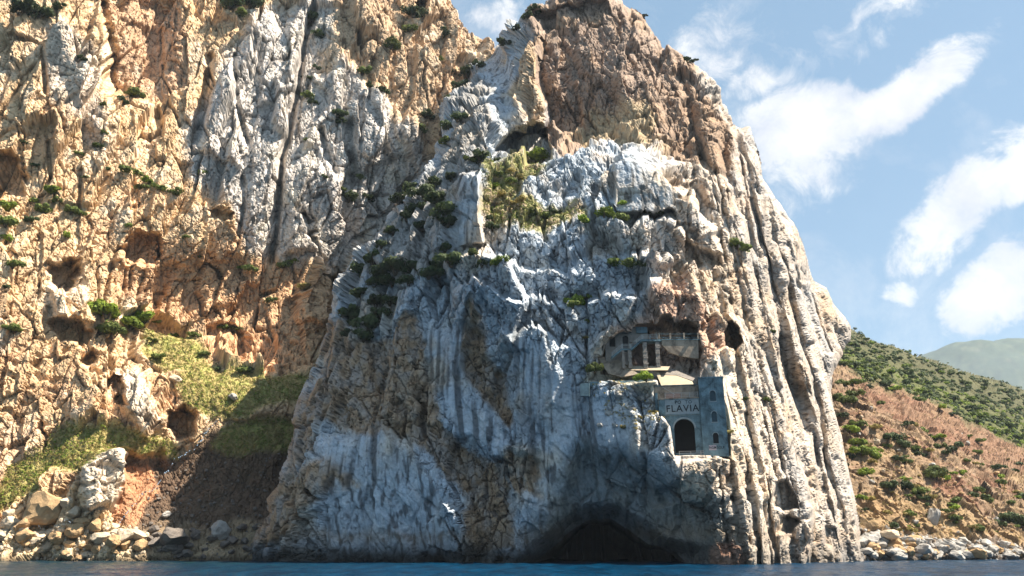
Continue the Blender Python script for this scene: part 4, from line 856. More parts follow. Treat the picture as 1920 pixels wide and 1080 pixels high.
def facade():
    d = .7
    aL = fa(1236, 780, d)[0]; zt = fa(1280, 748, d)[1]; zb = fa(1290, 862, d)[1]
    ar = fa(1265, 820, d)[0], fa(1303.5, 820, d)[0]; z0 = fa(1285, 849, d)[1]; zs = fa(1285, 803, d)[1]; z1 = fa(1285, 785, d)[1]
    t = root('arched_gallery_front', (aL + TA0) / 2, d + 1, zb, 'grey facade with tall dark arch and inscription beside the tower', 'facade')
    m = MB(); m.sheet([(aL, zb), (TA0 - .02, zb), (TA0 - .02, zt), (aL, zt)], [arch(ar[0], ar[1], z0, zs, z1, 16)[::-1]], d, d + .9); m.build('wall', MAT['concrete'], t)
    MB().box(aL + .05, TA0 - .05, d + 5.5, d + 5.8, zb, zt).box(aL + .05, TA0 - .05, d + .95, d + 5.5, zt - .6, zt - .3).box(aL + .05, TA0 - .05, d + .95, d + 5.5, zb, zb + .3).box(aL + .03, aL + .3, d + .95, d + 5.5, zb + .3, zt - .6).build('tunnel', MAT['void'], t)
    o = arch(ar[0] - .32, ar[1] + .32, z0, zs, z1 + .32, 16)[2:]; i = arch(ar[0], ar[1], z0, zs, z1, 16)[2:]
    MB().prism(o + i[::-1], d - .05, .08).build('arch_trim', MAT['trim'], t)
    s0 = fa(1245, 750, d); s1 = fa(1313, 777, d); sa1 = min(s1[0], TA0 - .05)
    sg = MB().box(s0[0], sa1, d - .22, d - .003, s1[1], zt - .003).build('sign_panel', MAT['trim'], t)
    for (x0, x1, y0, y1) in [(s0[0], sa1, zt - .16, zt - .02), (s0[0], sa1, s1[1] + .02, s1[1] + .16), (s0[0] + .02, s0[0] + .16, s1[1] + .16, zt - .16), (sa1 - .16, sa1 - .02, s1[1] + .16, zt - .16)]:
        MB().box(x0, x1, d - .28, d - .223, y0, y1).build('frame', MAT['concrete'], sg)
    c = (s0[0] + sa1) / 2; h = zt - s1[1]
    lettering('FLAVIA', 1.95, c + .05, d - .24, s1[1] + h * .38, sg, squash=.98)
    lettering('PO', .95, c - .75, d - .24, s1[1] + h * .78, sg); lettering('TO', .95, c + 1.35, d - .24, s1[1] + h * .78, sg).data.materials[0] = MAT['panel']
    MB().box(aL - .1, TA0 - .03, d - .32, d + 1.1, zt, zt + .2).build('coping', MAT['render'], t)
    b0 = fa(1274, 860, d - 1)[0]; zf = fa(1290, 858, d - 1)[1]
    bl = root('arch_balcony', (b0 + TA0) / 2, d - .6, zf - .3, 'narrow concrete balcony with thin railing below the dark arch', 'balcony')
    MB().box(b0, TA0 + .6, d - 1.3, d - .03, zf - .3, zf).build('slab', MAT['render'], bl)
    for x in (b0 + .05, (b0 + TA0) / 2 - .1, TA0 - .5): MB().box(x - .04, x + .04, d - 1.26, d - 1.18, zf, zf + 1.25).build('post', MAT['metal'], bl)
    for k in (.45, .85, 1.22): MB().bar((b0, d - 1.22, zf + k), (TA0 + .1, d - 1.22, zf + k), .03).build('rail', MAT['metal'], bl)
    for k in range(4):
        x = b0 + .3 + k * .95; MB().box(x, x + .3, d - 1.0, d - .05, zf - 2.2 - .3 * (k % 2), zf - .303).build('bracket', MAT['rubble'], bl)
    # terrace above the sign
    zr = zt + .203
    tr = root('terrace_railing', (s0[0] + TA0) / 2, d, zr, 'thin metal railing along the terrace above the FLAVIA inscription', 'railing')
    for k in range(5):
        x = s0[0] + .3 + k * (TA0 - s0[0] - .6) / 4; MB().box(x - .035, x + .035, d - .05, d + .02, zr, zr + 1.15).build('post', MAT['metal'], tr)
    for k in (.3, .6, .88, 1.12): MB().bar((s0[0] + .2, d - .015, zr + k), (TA0 - .1, d - .015, zr + k), .025).build('rail', MAT['metal'], tr)
    w0 = fa(1227, 730, 2.6); w1 = fa(1305, 722, 2.6); zlow = fa(1227, 765, 2.6)[1]
    wl = root('terrace_wall', w0[0] + 3, 2.8, zlow, 'stained concrete wall behind the terrace railing', 'wall')
    MB().box(w0[0], TA0 - .05, 2.6, 3.2, zlow, w1[1]).build('wall', MAT['render'], wl)
    MB().box(w0[0] + .1, TA0 - .05, 2.45, 3.25, w1[1], w1[1] + .18).build('coping', MAT['concrete'], wl)
    MB().box(s0[0] + .4, s0[0] + 3.4, 2.42, 2.597, zr + .1, zr + 1.3).build('brick_panel', MAT['brick'], wl)
    MB().bar((w0[0] + 1.6, 2.35, w1[1] - .1), (w0[0] + 4.2, 2.35, zr + 1.0), .04).build('handrail', MAT['metal'], wl)
    # left wing wall below the coping
    x0 = fa(1228, 745, 1.6); x1 = fa(1249, 745, 1.6); zz = fa(1230, 770, 1.6)[1]
    wg = root('wing_wall', (x0[0] + x1[0]) / 2, 1.8, zz, 'grey block of wall left of the FLAVIA inscription', 'wall')
    MB().box(x0[0], aL - .12, 1.4, 2.4, zz, fa(1235, 737, 1.6)[1]).build('wall', MAT['concrete'], wg)
facade()

def slope(name, pts, mat, label, cat, thick=.5, parts=None):
    """sloping slab: list of (u, v, depth) corners"""
    loc = [(fa(u, v, d)[0], fa(u, v, d)[1], d) for u, v, d in pts]; zb = min(p[1] for p in loc)
    t = root(name, sum(p[0] for p in loc) / len(loc), min(p[2] for p in loc), zb, label, cat)
    MB().prism([(p[0], p[1]) for p in loc], [p[2] for p in loc], thick).build('slab', MAT[mat], t)
    return t
slope('ramp', [(1244, 722, 3.0), (1301, 722, 3.0), (1298, 715, 5.0), (1268, 704, 7.2), (1236, 703, 7.2)], 'sand', 'pale sunlit concrete ramp above the terrace wall', 'ramp')
slope('ramp_edge', [(1237, 702, 7.25), (1267, 703, 7.25), (1299, 714, 5.1), (1303, 709, 6.0), (1262, 692, 9.0), (1232, 693, 9.0)], 'rubble', 'strip of rubble and dry soil above the pale ramp', 'rubble')
slope('side_wall', [(1240, 723, 2.8), (1246, 723, 2.8), (1233, 691, 8.6), (1227, 692, 8.6)], 'sand', 'low sloping parapet wall beside the pale ramp', 'wall', .6)
slope('retaining_wall', [(1106, 725, 3.0), (1227, 723, 2.8), (1224, 712, 3.2), (1107, 716, 3.4)], 'concrete', 'long low grey retaining wall under the bright green bush', 'wall', 1.0)
slope('grey_slope', [(1140, 700, 6.0), (1165, 707, 5.2), (1198, 701, 5.6), (1176, 688, 7.0), (1150, 667, 8.0), (1121, 671, 7.6)], 'render', 'grey sprayed concrete slope below the cave staircase', 'slope', .6)
slope('platform', [(1176, 694, 6.2), (1252, 694, 6.4), (1256, 687, 7.8), (1180, 686, 7.8)], 'sand', 'pale platform in front of the stone pillars', 'platform', .4)
slope('pier', [(1088, 742, 1.8), (1105, 743, 1.8), (1105, 718, 2.0), (1088, 719, 2.0)], 'concrete', 'small grey concrete pier at the left end of the retaining wall', 'pier', 1.2)

TH = 0.0; RV = Vector((1, 0, 0)); BV = Vector((0, 1, 0))      # the gallery in the niche faces the sea squarely
def gallery():
    G = 9.0
    def g(u, v, d=0.0): return fa(u, v, G + d)
    a_l, zd = g(1205, 636); a_m, _ = g(1236, 636); a_r, _ = g(1313, 636); zb = g(1210, 687)[1]
    t = root('cave_staircase', (g(1180, 650)[0]), G + .8, zb, 'concrete staircase and landing on stone pillars inside the cave niche', 'staircase')
    MB().box(a_l - .15, a_m + .5, G, G + 2.2, zd - .45, zd).build('deck', MAT['concrete'], t)
    l0, zl = g(1166, 653.5); l1, _ = g(1183.5, 653.5)
    MB().box(l0, l1, G, G + 1.6, zl - .32, zl).build('landing', MAT['concrete'], t)
    s0, zs = g(1147, 669)
    def flight(A, B):
        n = 8; m = MB()
        for k in range(n):
            x0 = A[0] + (B[0] - A[0]) * k / n; x1 = A[0] + (B[0] - A[0]) * (k + 1) / n; z = A[1] + (B[1] - A[1]) * (k + 1) / n
            m.box(x0 + .003, x1 - .003, G + .25, G + 1.5, z - .5, z)
        m.prism([(A[0], A[1] - .4), (B[0], B[1] - .42), (B[0], B[1] + .02), (A[0], A[1] + .08)], G, .22)
        return m
    flight((s0, zs), (l0, zl)).build('flight', MAT['concrete'], t); flight((l1, zl), (a_l - .15, zd)).build('flight', MAT['concrete'], t)
    def rail(A, B, n):
        for k in (.35, .68, 1.0): MB().bar((A[0], G + .1, A[1] + k), (B[0], G + .1, B[1] + k), .035).build('rail', MAT['metal'], t)
        for k in range(n):
            f = k / max(n - 1, 1); x = A[0] + (B[0] - A[0]) * f; z = A[1] + (B[1] - A[1]) * f; MB().box(x - .05, x + .05, G + .05, G + .15, z, z + 1.06).build('post', MAT['metal'], t)
    rail((s0 + .1, zs), (l0, zl), 3); rail((l0 + .2, zl), (l1 - .2, zl), 2); rail((l1, zl), (a_l - .1, zd), 3); rail((a_l + .1, zd), (a_m - .4, zd), 3)
    for u0, u1, vt in [(1166, 1171, 656), (1178, 1184, 656), (1206, 1214, 641), (1230, 1237, 641)]:
        x0 = g(u0, 660)[0]; x1 = g(u1, 660)[0]; top = g(u0, vt)[1]; z = zb - .3; pl = None; k = 0; m = MB(); rr = random.Random(u0)
        while z < top - .05:
            h = min(rr.uniform(.3, .5), top - z); j = rr.uniform(-.08, .08); w = rr.uniform(-.06, .08)
            m.box(x0 + j - w, x1 + j + w, G + .12 - w, G + .9, z, z + h - .03); z += h; k += 1
        m.build('pillar', MAT['rubble'], t)
    # balustrade and plaster wall to the right
    w = root('gallery_wall', (a_m + a_r) / 2, G + .5, zb, 'plastered retaining wall with post and rail balustrade right of the staircase', 'wall')
    z2 = g(1250, 662)[1]; z3 = g(1290, 672)[1]
    MB().prism([(a_m + .6, g(1240, 646)[1]), (g(1255, 660)[0], g(1255, 660)[1]), (g(1280, 668)[0], g(1280, 668)[1]), (a_r - .6, g(1300, 672)[1]), (a_r - .4, zd - .1), (a_m + .6, zd - .1)], G + .25, .8).build('wall', MAT['render'], w)
    MB().box(a_m + .55, a_r, G + .1, G + 1.1, zd - .1 + .003, zd + .12).build('coping', MAT['concrete'], w)
    for u in (1231, 1236, 1257, 1283, 1309):
        x = g(u, 630)[0]; MB().box(x - .17, x + .17, G + .12, G + .46, zd + .123, zd + 1.5).build('post', MAT['render'], w)
    for k in (.5, 1.25): MB().bar((a_m, G + .29, zd + k), (a_r, G + .29, zd + k), .05).build('rail', MAT['concrete'], w)
    # rear masonry with two arched doorways
    B = 2.3; y0, yz = fa(1136, 676, G + B); y1, _ = fa(1216, 660, G + B); zt = fa(1180, 612, G + B)[1]
    r = root('cave_masonry', (y0 + y1) / 2, G + B, yz, 'rough stone wall with two dark arched doorways behind the staircase', 'wall')
    ds = []
    for u0, u1, v0, v1 in [(1143, 1154, 629, 650), (1168, 1179, 629, 653)]:
        x0 = fa(u0, v1, G + B)[0]; x1 = fa(u1, v1, G + B)[0]; zz0 = fa(u0, v1, G + B)[1]; zz1 = fa(u0, v0, G + B)[1]; ds.append(arch(x0, x1, zz0, zz1 - (x1 - x0) * .4, zz1, 8))
    ym, zm = fa(1184, 686, G + B); _, zk = fa(1200, 641, G + B)
    MB().sheet([(y0, yz), (ym, zm), (ym, zk), (y1, zk), (y1, zt - .6), (y1 - 2, zt), (y0 + 2, zt - .4), (y0, zt - 1.8)], [d[::-1] for d in ds], G + B, G + B + .5).build('wall', MAT['rubble'], r)
    for d in ds: MB().prism(d, G + B + .42, .05).build('doorway', MAT['void'], r)  # near-black sheets painted as the shade inside the doorways
    c0 = fa(1193, 624, G + B - .3); c1 = fa(1213, 613, G + B - .3)
    MB().box(c0[0], c1[0], G + B - .35, G + B - .003, c0[1], c1[1]).build('block_panel', MAT['concrete'], r)
gallery()

# ================================================================== VEGETATION
def shrub_mesh(name, seed, n, flat=.75, leaf=.13):
    r = np.random.default_rng(seed); k = int(r.integers(6, 10))
    c = r.normal(size=(k, 3)) * np.array([.42, .42, .26]); c[:, 2] = np.abs(c[:, 2]) + .25; rad = r.uniform(.28, .5, k)
    which = r.integers(0, k, n); d = r.normal(size=(n, 3)); d /= np.linalg.norm(d, axis=1)[:, None]
    p = c[which] + d * (rad[which] * r.uniform(.55, 1.05, n))[:, None]; p[:, 2] *= flat
    keep = p[:, 2] > -.05; p = p[keep]; d = d[keep]; n = len(p)
    t = np.cross(d, r.normal(size=(n, 3))); t /= np.linalg.norm(t, axis=1)[:, None]; b = np.cross(d, t) + d * .35
    L = leaf * r.uniform(.6, 1.4, n)[:, None]; Wd = L * .55
    v = np.concatenate([p - t * L, p + b * Wd, p + t * L, p - b * Wd]); f = np.stack([np.arange(n), np.arange(n) + n, np.arange(n) + 2 * n, np.arange(n) + 3 * n], 1)
    return v, f
def stem_mesh(seed):
    r = random.Random(seed); vs = []; fs = []
    for k in range(5):
        a = r.uniform(0, 6.28); top = Vector((math.cos(a) * .4, math.sin(a) * .4, r.uniform(.3, .5))); base = Vector((math.cos(a) * .05, math.sin(a) * .05, -.25)); n = len(vs)
        for q, w in ((base, .05), ((base + top) / 2 + Vector((0, 0, .06)), .035), (top, .012)):
            for j in range(4): vs.append(q + Vector((math.cos(j * 1.57) * w, math.sin(j * 1.57) * w, 0)))
        for h in (0, 4):
            for j in range(4): fs.append((n + h + j, n + h + (j + 1) % 4, n + h + 4 + (j + 1) % 4, n + h + 4 + j))
    me = bpy.data.meshes.new('stem'); me.from_pydata([tuple(v) for v in vs], [], fs); return me
MAT['bark'] = simple('bark', (.10, .075, .05), .95, .3, 6, .2)
BIG = {}; SMALL = {}; STEMS = []
for k in range(3):
    sm = stem_mesh(k); sm.materials.append(MAT['bark']); STEMS.append(sm)
for tone in 'dmby':
    BIG[tone] = []; SMALL[tone] = []
    for k in range(3):
        v, f = shrub_mesh('foliage', 10 + k, 900, .78, .11); me = mesh_np('foliage', v, f, None, False); me.materials.append(LEAF[tone]); BIG[tone].append(me)
        v, f = shrub_mesh('foliage', 30 + k, 260, .72, .19); me = mesh_np('foliage', v, f, None, False); me.materials.append(LEAF[tone]); SMALL[tone].append(me)
TONE = {'d': 'dark olive', 'm': 'mid green', 'b': 'fresh green', 'y': 'dry yellowish'}
def shrub(R, u, v, rpx, tone, label, group, k=0, kind='shrub'):
    p, n = pick(R, u, v + rpx * .5); dist = (p - camo.location).length; r = rpx * dist / F * 1.15
    base = p + Vector((n.x, n.y, 0)) * r * .25 - Vector((0, 0, r * .12)); rs = random.Random(int(u * 7 + v * 13))
    rot = rs.uniform(0, 6.28); sc = (r * rs.uniform(.9, 1.2), r * rs.uniform(.9, 1.2), r * rs.uniform(.85, 1.15))
    if rpx >= 14:
        o = bpy.data.objects.new(kind, None); COL.objects.link(o); o.location = base; o.rotation_euler = (0, 0, rot); o.scale = sc
        link('foliage', BIG[tone][rs.randrange(3)], o); link('stem', STEMS[rs.randrange(3)], o)
    else:
        o = link(kind, SMALL[tone][rs.randrange(3)]); o.location = base; o.rotation_euler = (0, 0, rot); o.scale = sc
    tag(o, label, 'shrub', group); return o

G1 = [(40, 12, 22, 'd'), (72, 18, 18, 'd'), (150, 95, 13, 'd'), (145, 74, 11, 'd'), (160, 112, 9, 'd'), (252, 174, 16, 'm'), (229, 190, 11, 'd'), (240, 316, 12, 'm'), (258, 322, 9, 'm'), (285, 338, 11, 'b'), (266, 350, 9, 'm'), (300, 350, 13, 'm'), (326, 358, 13, 'm'), (371, 321, 12, 'm'), (100, 356, 14, 'b'),
      (15, 386, 18, 'b'), (10, 412, 18, 'm'), (14, 442, 17, 'b'), (55, 371, 12, 'm'), (86, 392, 14, 'm'), (60, 411, 11, 'd'), (115, 376, 10, 'm'), (130, 391, 14, 'm'), (150, 396, 11, 'm'), (128, 441, 9, 'b'), (20, 491, 14, 'm'), (10, 535, 8, 'd'), (62, 307, 9, 'd'), (185, 271, 9, 'm'), (196, 246, 6, 'm'), (201, 316, 7, 'd'), (238, 421, 8, 'm'), (348, 441, 7, 'm'), (376, 478, 8, 'm'), (28, 613, 15, 'm'), (110, 12, 9, 'd'), (192, 195, 6, 'm'), (48, 265, 6, 'd'), (145, 285, 7, 'm'), (160, 330, 6, 'm')]
G2 = [(445, 498, 10, 'b'), (466, 500, 12, 'm'), (530, 495, 11, 'm'), (546, 490, 10, 'b'), (435, 5, 22, 'd'), (470, 2, 22, 'd'), (455, 25, 12, 'm'), (590, 28, 20, 'd'), (590, 60, 13, 'd'), (576, 175, 13, 'm'), (592, 190, 10, 'd'), (630, 206, 15, 'd'), (632, 226, 11, 'd'), (680, 131, 14, 'm'), (730, 82, 15, 'm'), (770, 50, 13, 'm'), (772, 20, 18, 'd'), (720, 166, 11, 'd'), (700, 160, 9, 'd'), (800, 211, 14, 'd'), (790, 236, 13, 'm'), (650, 366, 18, 'd'), (690, 366, 12, 'd'), (575, 140, 9, 'd'), (600, 126, 8, 'd'), (640, 350, 9, 'm'), (840, 60, 12, 'd'), (820, 110, 9, 'm'), (850, 130, 10, 'd'), (680, 330, 8, 'm'), (610, 330, 7, 'd'), (575, 260, 7, 'm')]
for u, v, r, t in G1: shrub(RC, u, v, r, t, '%s shrub on the sunlit ochre cliff' % TONE[t], 'shrubs on the ochre left cliff')
for u, v, r, t in G2: shrub(RC, u, v, r, t, '%s shrub on the grey cliff beside the headland' % TONE[t], 'shrubs on the grey part of the left cliff')
for u, v, r, t in [(205, 575, 26, 'b'), (235, 595, 28, 'b'), (270, 592, 18, 'b'), (206, 612, 24, 'm'), (290, 600, 11, 'm')]:
    shrub(RC, u, v, r, t, '%s bush of the clump on the cove ledge' % TONE[t], 'bush clump above the cove')
for u, v, r, t in [(290, 636, 9, 'm'), (300, 666, 13, 'm'), (326, 626, 8, 'm'), (380, 661, 9, 'm'), (420, 611, 12, 'm'), (455, 690, 13, 'm'), (472, 688, 10, 'd'), (446, 613, 9, 'm'), (510, 561, 11, 'm'), (575, 535, 15, 'y'), (360, 625, 10, 'm'), (405, 690, 8, 'd')]:
    shrub(RC, u, v, r, t, '%s shrub above the cove meadow' % TONE[t], 'shrubs above the cove meadow')
for u, v, r, t in [(880, 132, 20, 'd'), (866, 160, 18, 'd'), (850, 190, 18, 'd'), (861, 216, 18, 'd'), (842, 232, 15, 'd'), (902, 120, 13, 'd'), (838, 262, 12, 'm'), (890, 150, 10, 'm')]:
    shrub(RH, u, v, r, t, '%s shrub in the gully below the skyline notch' % TONE[t], 'shrubs in the skyline gully')
for u, v, r, t in [(905, 292, 18, 'd'), (886, 298, 13, 'm'), (930, 296, 11, 'd'), (930, 322, 13, 'm'), (952, 336, 11, 'm'), (925, 346, 13, 'b'), (940, 361, 13, 'y'), (975, 331, 11, 'y'), (955, 318, 9, 'y'), (920, 420, 15, 'd'), (914, 404, 11, 'd'), (1000, 396, 15, 'm'), (1021, 401, 13, 'm'), (980, 372, 10, 'y'), (1040, 395, 9, 'd'), (960, 378, 9, 'y')]:
    shrub(RH, u, v, r, t, '%s shrub on the terrace below the summit cave' % TONE[t], 'shrubs on the upper terrace')
for u, v, r, t in [(1000, 288, 23, 'b'), (1017, 293, 14, 'b')]: shrub(RH, u, v, r, t, 'bright green bush at the mouth of the summit cave', 'bushes at the summit cave')
for u, v, r, t in [(1085, 408, 13, 'b'), (1130, 396, 15, 'b'), (1160, 404, 13, 'm'), (1148, 400, 11, 'm'), (1166, 379, 9, 'b'), (1215, 392, 13, 'd'), (1231, 394, 10, 'd'), (945, 484, 17, 'b'), (926, 491, 10, 'm'), (905, 489, 15, 'd'), (886, 470, 13, 'm'), (1185, 491, 15, 'm'), (1160, 489, 13, 'm'), (1206, 491, 10, 'd'), (1380, 455, 17, 'm'), (1396, 463, 13, 'm'), (1370, 450, 9, 'd'), (1450, 620, 7, 'm'), (1395, 746, 8, 'm'), (1440, 746, 7, 'm'), (1360, 800, 7, 'y'), (1372, 808, 8, 'y'), (1095, 630, 7, 'y'), (1100, 600, 6, 'm'), (1240, 768, 9, 'y'), (1225, 770, 8, 'y'), (1200, 780, 7, 'y'), (1170, 800, 7, 'y')]:
    shrub(RH, u, v, r, t, '%s shrub in a crack of the headland' % TONE[t], 'shrubs in cracks of the headland')
for u, v, r, t in [(1080, 561, 21, 'b'), (1070, 567, 15, 'm'), (1095, 553, 11, 'b')]: shrub(RH, u, v, r, t, '%s bush on white rocks beside the cave staircase' % TONE[t], 'bushes left of the staircase')
for u, v, r in [(800, 360, 24), (820, 370, 22), (780, 386, 22), (760, 400, 20), (830, 391, 26), (840, 411, 20), (770, 351, 18), (750, 371, 16), (700, 480, 26), (690, 500, 26), (720, 500, 28), (750, 491, 28), (780, 496, 26), (820, 496, 28), (840, 481, 24), (701, 521, 24), (681, 546, 20), (670, 581, 22), (690, 600, 26), (681, 621, 26), (660, 601, 18), (720, 581, 20), (735, 561, 18), (701, 561, 20), (741, 521, 22), (770, 521, 18), (800, 506, 24), (830, 461, 18), (660, 621, 14), (715, 455, 16), (740, 430, 15), (790, 420, 16), (810, 340, 16), (845, 330, 14)]:
    shrub(RH, u, v, r, 'd', 'dark olive shrub in the shaded thicket of the headland', 'shaded thicket on the headland')
for u, v, r, t in [(1000, 20, 14, 'd'), (990, 28, 10, 'd'), (946, 76, 12, 'd'), (1004, 12, 8, 'd'), (970, 52, 8, 'd'), (1282, 108, 9, 'd'), (1297, 114, 7, 'd'), (1208, 28, 5, 'd'), (890, 72, 9, 'd')]:
    shrub(RH, u, v, r, t, 'small dark shrub on the skyline of the headland', 'skyline shrubs')
def masonry_bush(u, v, d, rpx, tone, label):
    a, z = fa(u, v, d); p = PLANE_P + RV * a + BV * d; r = rpx * .107
    o = bpy.data.objects.new('shrub', None); COL.objects.link(o); o.location = (p.x, p.y, z - r * .35); o.scale = (r, r, r * 1.1); o.rotation_euler = (0, 0, u)
    link('foliage', BIG[tone][int(u) % 3], o); link('stem', STEMS[0], o); tag(o, label, 'shrub')
masonry_bush(1115, 690, 4.2, 19, 'm', 'round dark green bush left of the grey concrete slope')
masonry_bush(1212, 705, 3.6, 20, 'b', 'bright green bush above the long retaining wall'); masonry_bush(1196, 709, 3.8, 11, 'b', 'small bright green bush left of the larger one above the retaining wall')

# right hillside
HS = [(1580, 746, 16, 'm'), (1565, 741, 13, 'm'), (1601, 736, 13, 'm'), (1590, 801, 15, 'b'), (1611, 791, 13, 'm'), (1600, 826, 15, 'b'), (1616, 841, 18, 'b'), (1632, 851, 16, 'b'), (1621, 881, 14, 'b'), (1642, 841, 11, 'b'), (1680, 821, 18, 'd'), (1692, 831, 15, 'd'), (1668, 815, 13, 'd'), (1750, 881, 19, 'm'), (1767, 891, 13, 'b'), (1738, 886, 13, 'm'), (1695, 906, 19, 'd'), (1670, 906, 15, 'd'), (1720, 916, 17, 'm'), (1737, 931, 11, 'd'), (1880, 966, 15, 'd'), (1912, 976, 15, 'd'), (1700, 792, 11, 'd'), (1720, 805, 12, 'm'), (1745, 820, 10, 'd'), (1760, 835, 11, 'm'), (1690, 862, 10, 'm'), (1780, 846, 9, 'd'), (1655, 752, 9, 'm'), (1580, 715, 14, 'm'), (1600, 712, 12, 'm'), (1575, 775, 12, 'd'), (1830, 915, 10, 'm'), (1850, 930, 9, 'd'), (1870, 900, 10, 'm'), (1700, 960, 11, 'm'), (1790, 935, 9, 'm'), (1640, 930, 9, 'y'), (1660, 960, 9, 'y'), (1820, 985, 8, 'y'), (1770, 955, 8, 'm'), (1895, 880, 9, 'd'), (1910, 930, 11, 'd')]
for u, v, r, t in HS: shrub(RR, u, v, r, t, '%s shrub on the red earth slope' % TONE[t], 'shrubs on the red slope')
rs = random.Random(5)
for k in range(95):
    u = rs.uniform(1580, 1915); v = rs.uniform(.42 * (u - 1580) + 705, 1000)
    if v < 1000: shrub(RR, u, v, rs.uniform(3.5, 10.5), rs.choice('ddmmyyb'), 'small low shrub scattered over the red earth slope', 'low shrubs scattered on the red slope')
for k in range(190):
    u = rs.uniform(1575, 1918); top = 622 + (u - 1592) * .338; bot = 690 + (u - 1580) * .42; v = top + (bot - top) * rs.random() ** .8
    shrub(RR, u, v, rs.uniform(4.5, 8.5) * (.75 + .5 * (v - top) / (bot - top)), rs.choice('dddmmmb'), 'rounded shrub in the green scrub of the upper hillside', 'scrub of the upper hillside', kind='scrub_bush')

def clumps(name, pts, sizes, mat, nleaf, seed, label):
    r = np.random.default_rng(seed); n = len(pts); k = nleaf
    d = r.normal(size=(n, k, 3)); d /= np.linalg.norm(d, axis=2)[..., None]; d[..., 2] = np.abs(d[..., 2])
    p = pts[:, None] + d * sizes[:, None, None] * r.uniform(.5, 1, (n, k, 1)); d = d.reshape(-1, 3); p = p.reshape(-1, 3); m = len(p)
    t = np.cross(d, r.normal(size=(m, 3))); t /= np.linalg.norm(t, axis=1)[:, None]; b = np.cross(d, t); L = (np.repeat(sizes, k) * .38 * r.uniform(.6, 1.3, m))[:, None]
    v = np.concatenate([p - t * L, p + b * L * .6, p + t * L, p - b * L * .6]); f = np.stack([np.arange(m), np.arange(m) + m, np.arange(m) + 2 * m, np.arange(m) + 3 * m], 1)
    o = link(name, mesh_np(name, v, f, None, False), None, mat); tag(o, label, kind='stuff'); return o
def scatter(R, w, n, seed):
    r = np.random.default_rng(seed); ok = (w * R.mask).ravel(); idx = r.choice(ok.size, size=n, p=ok / ok.sum()); return R.P.reshape(3, -1).T[idx]
r_ = np.random.default_rng(9)
p = scatter(RR, (RR.green > .6) * 1.0, 1500, 1); clumps('scrub', p, r_.uniform(.7, 2.0, len(p)), LEAF['d'], 26, 2, 'dark green scrub covering the upper hillside')
p = scatter(RR, (RR.green > .6) * (RR.V > 660 + (RR.U - 1590) * .38) * 1.0, 700, 11); clumps('scrub', p, r_.uniform(.6, 1.5, len(p)), LEAF['b'], 22, 12, 'fresh green scrub along the lower edge of the upper hillside')
p = scatter(RR, (RR.green < .3) * (RR.V < 1020) * 1.0, 1300, 3); clumps('dry_grass', p, r_.uniform(.2, .55, len(p)), LEAF['y'], 14, 4, 'dry yellow grass on the red slope')
p = scatter(RC, RC.soft * (RC.V < 990), 5200, 5); clumps('meadow_grass', p, r_.uniform(.2, .55, len(p)), LEAF['y'], 9, 6, 'yellow green grass of the cove meadow')
p = scatter(RC, RC.soft * (RC.V < 990), 3000, 7); clumps('meadow_grass', p, r_.uniform(.2, .6, len(p)), LEAF['b'], 9, 8, 'green grass patches of the cove meadow')
TERR = region(RH.U, RH.V, [(905, 300), (1015, 292), (1000, 330), (960, 380), (1080, 390), (1095, 415), (940, 430), (908, 400)], 8)
p = scatter(RH, TERR, 1300, 19); clumps('terrace_grass', p, r_.uniform(.2, .45, len(p)), LEAF['b'], 10, 20, 'green grass and low plants of the upper terrace')
p = scatter(RH, TERR, 500, 9); clumps('terrace_grass', p, r_.uniform(.2, .4, len(p)), LEAF['y'], 10, 10, 'dry grass of the upper terrace')
LEDG = region(RH.U, RH.V, [(1108, 722), (1228, 722), (1255, 770), (1200, 810), (1150, 790), (1120, 750)], 8) * (RH.N[2] > .25)
p = scatter(RH, LEDG + 1e-9, 160, 13); clumps('ledge_grass', p, r_.uniform(.2, .5, len(p)), LEAF['y'], 12, 14, 'tufts of dry grass on the ledges below the retaining wall')

# ================================================================== BOULDERS
def boulder_mesh(seed):
    r = random.Random(seed); bm = bmesh.new(); bmesh.ops.create_icosphere(bm, subdivisions=3, radius=1)
    planes = [(Vector((r.gauss(0, 1), r.gauss(0, 1), r.gauss(0, 1))).normalized(), r.uniform(.55, .85)) for _ in range(11)]
    for v in bm.verts:
        for n, d in planes:
            k = v.co.dot(n) - d
            if k > 0: v.co -= n * k * .92
    from mathutils import noise as mn
    for v in bm.verts:
        v.co *= 1 + .16 * mn.noise(v.co * 2.3 + Vector((seed * 3.1, 0, 0))) + .07 * mn.noise(v.co * 6.1 + Vector((0, seed * 2.7, 0)))
    me = bpy.data.meshes.new('boulder'); bm.to_mesh(me); bm.free(); return me
MAT['boulder'] = simple('boulder_limestone', (.53, .43, .31), .95, .55, .9, .9)
MAT['boulder_ochre'] = simple('boulder_ochre', (.42, .28, .15), .95, .55, .9, .9)
MAT['boulder_grey'] = simple('boulder_grey', (.36, .34, .31), .95, .55, .9, .9)
MAT['boulder_shade'] = simple('boulder_shade_brown', (.17, .145, .125), .95, .55, .9, .9)  # brown boulder stone, painted darker for rocks lying in the shade
BM = {}
for nm in ('boulder', 'boulder_ochre', 'boulder_grey', 'boulder_shade'):
    BM[nm] = []
    for k in range(5):
        me = boulder_mesh(k + 3); me.materials.append(MAT[nm]); BM[nm].append(me)
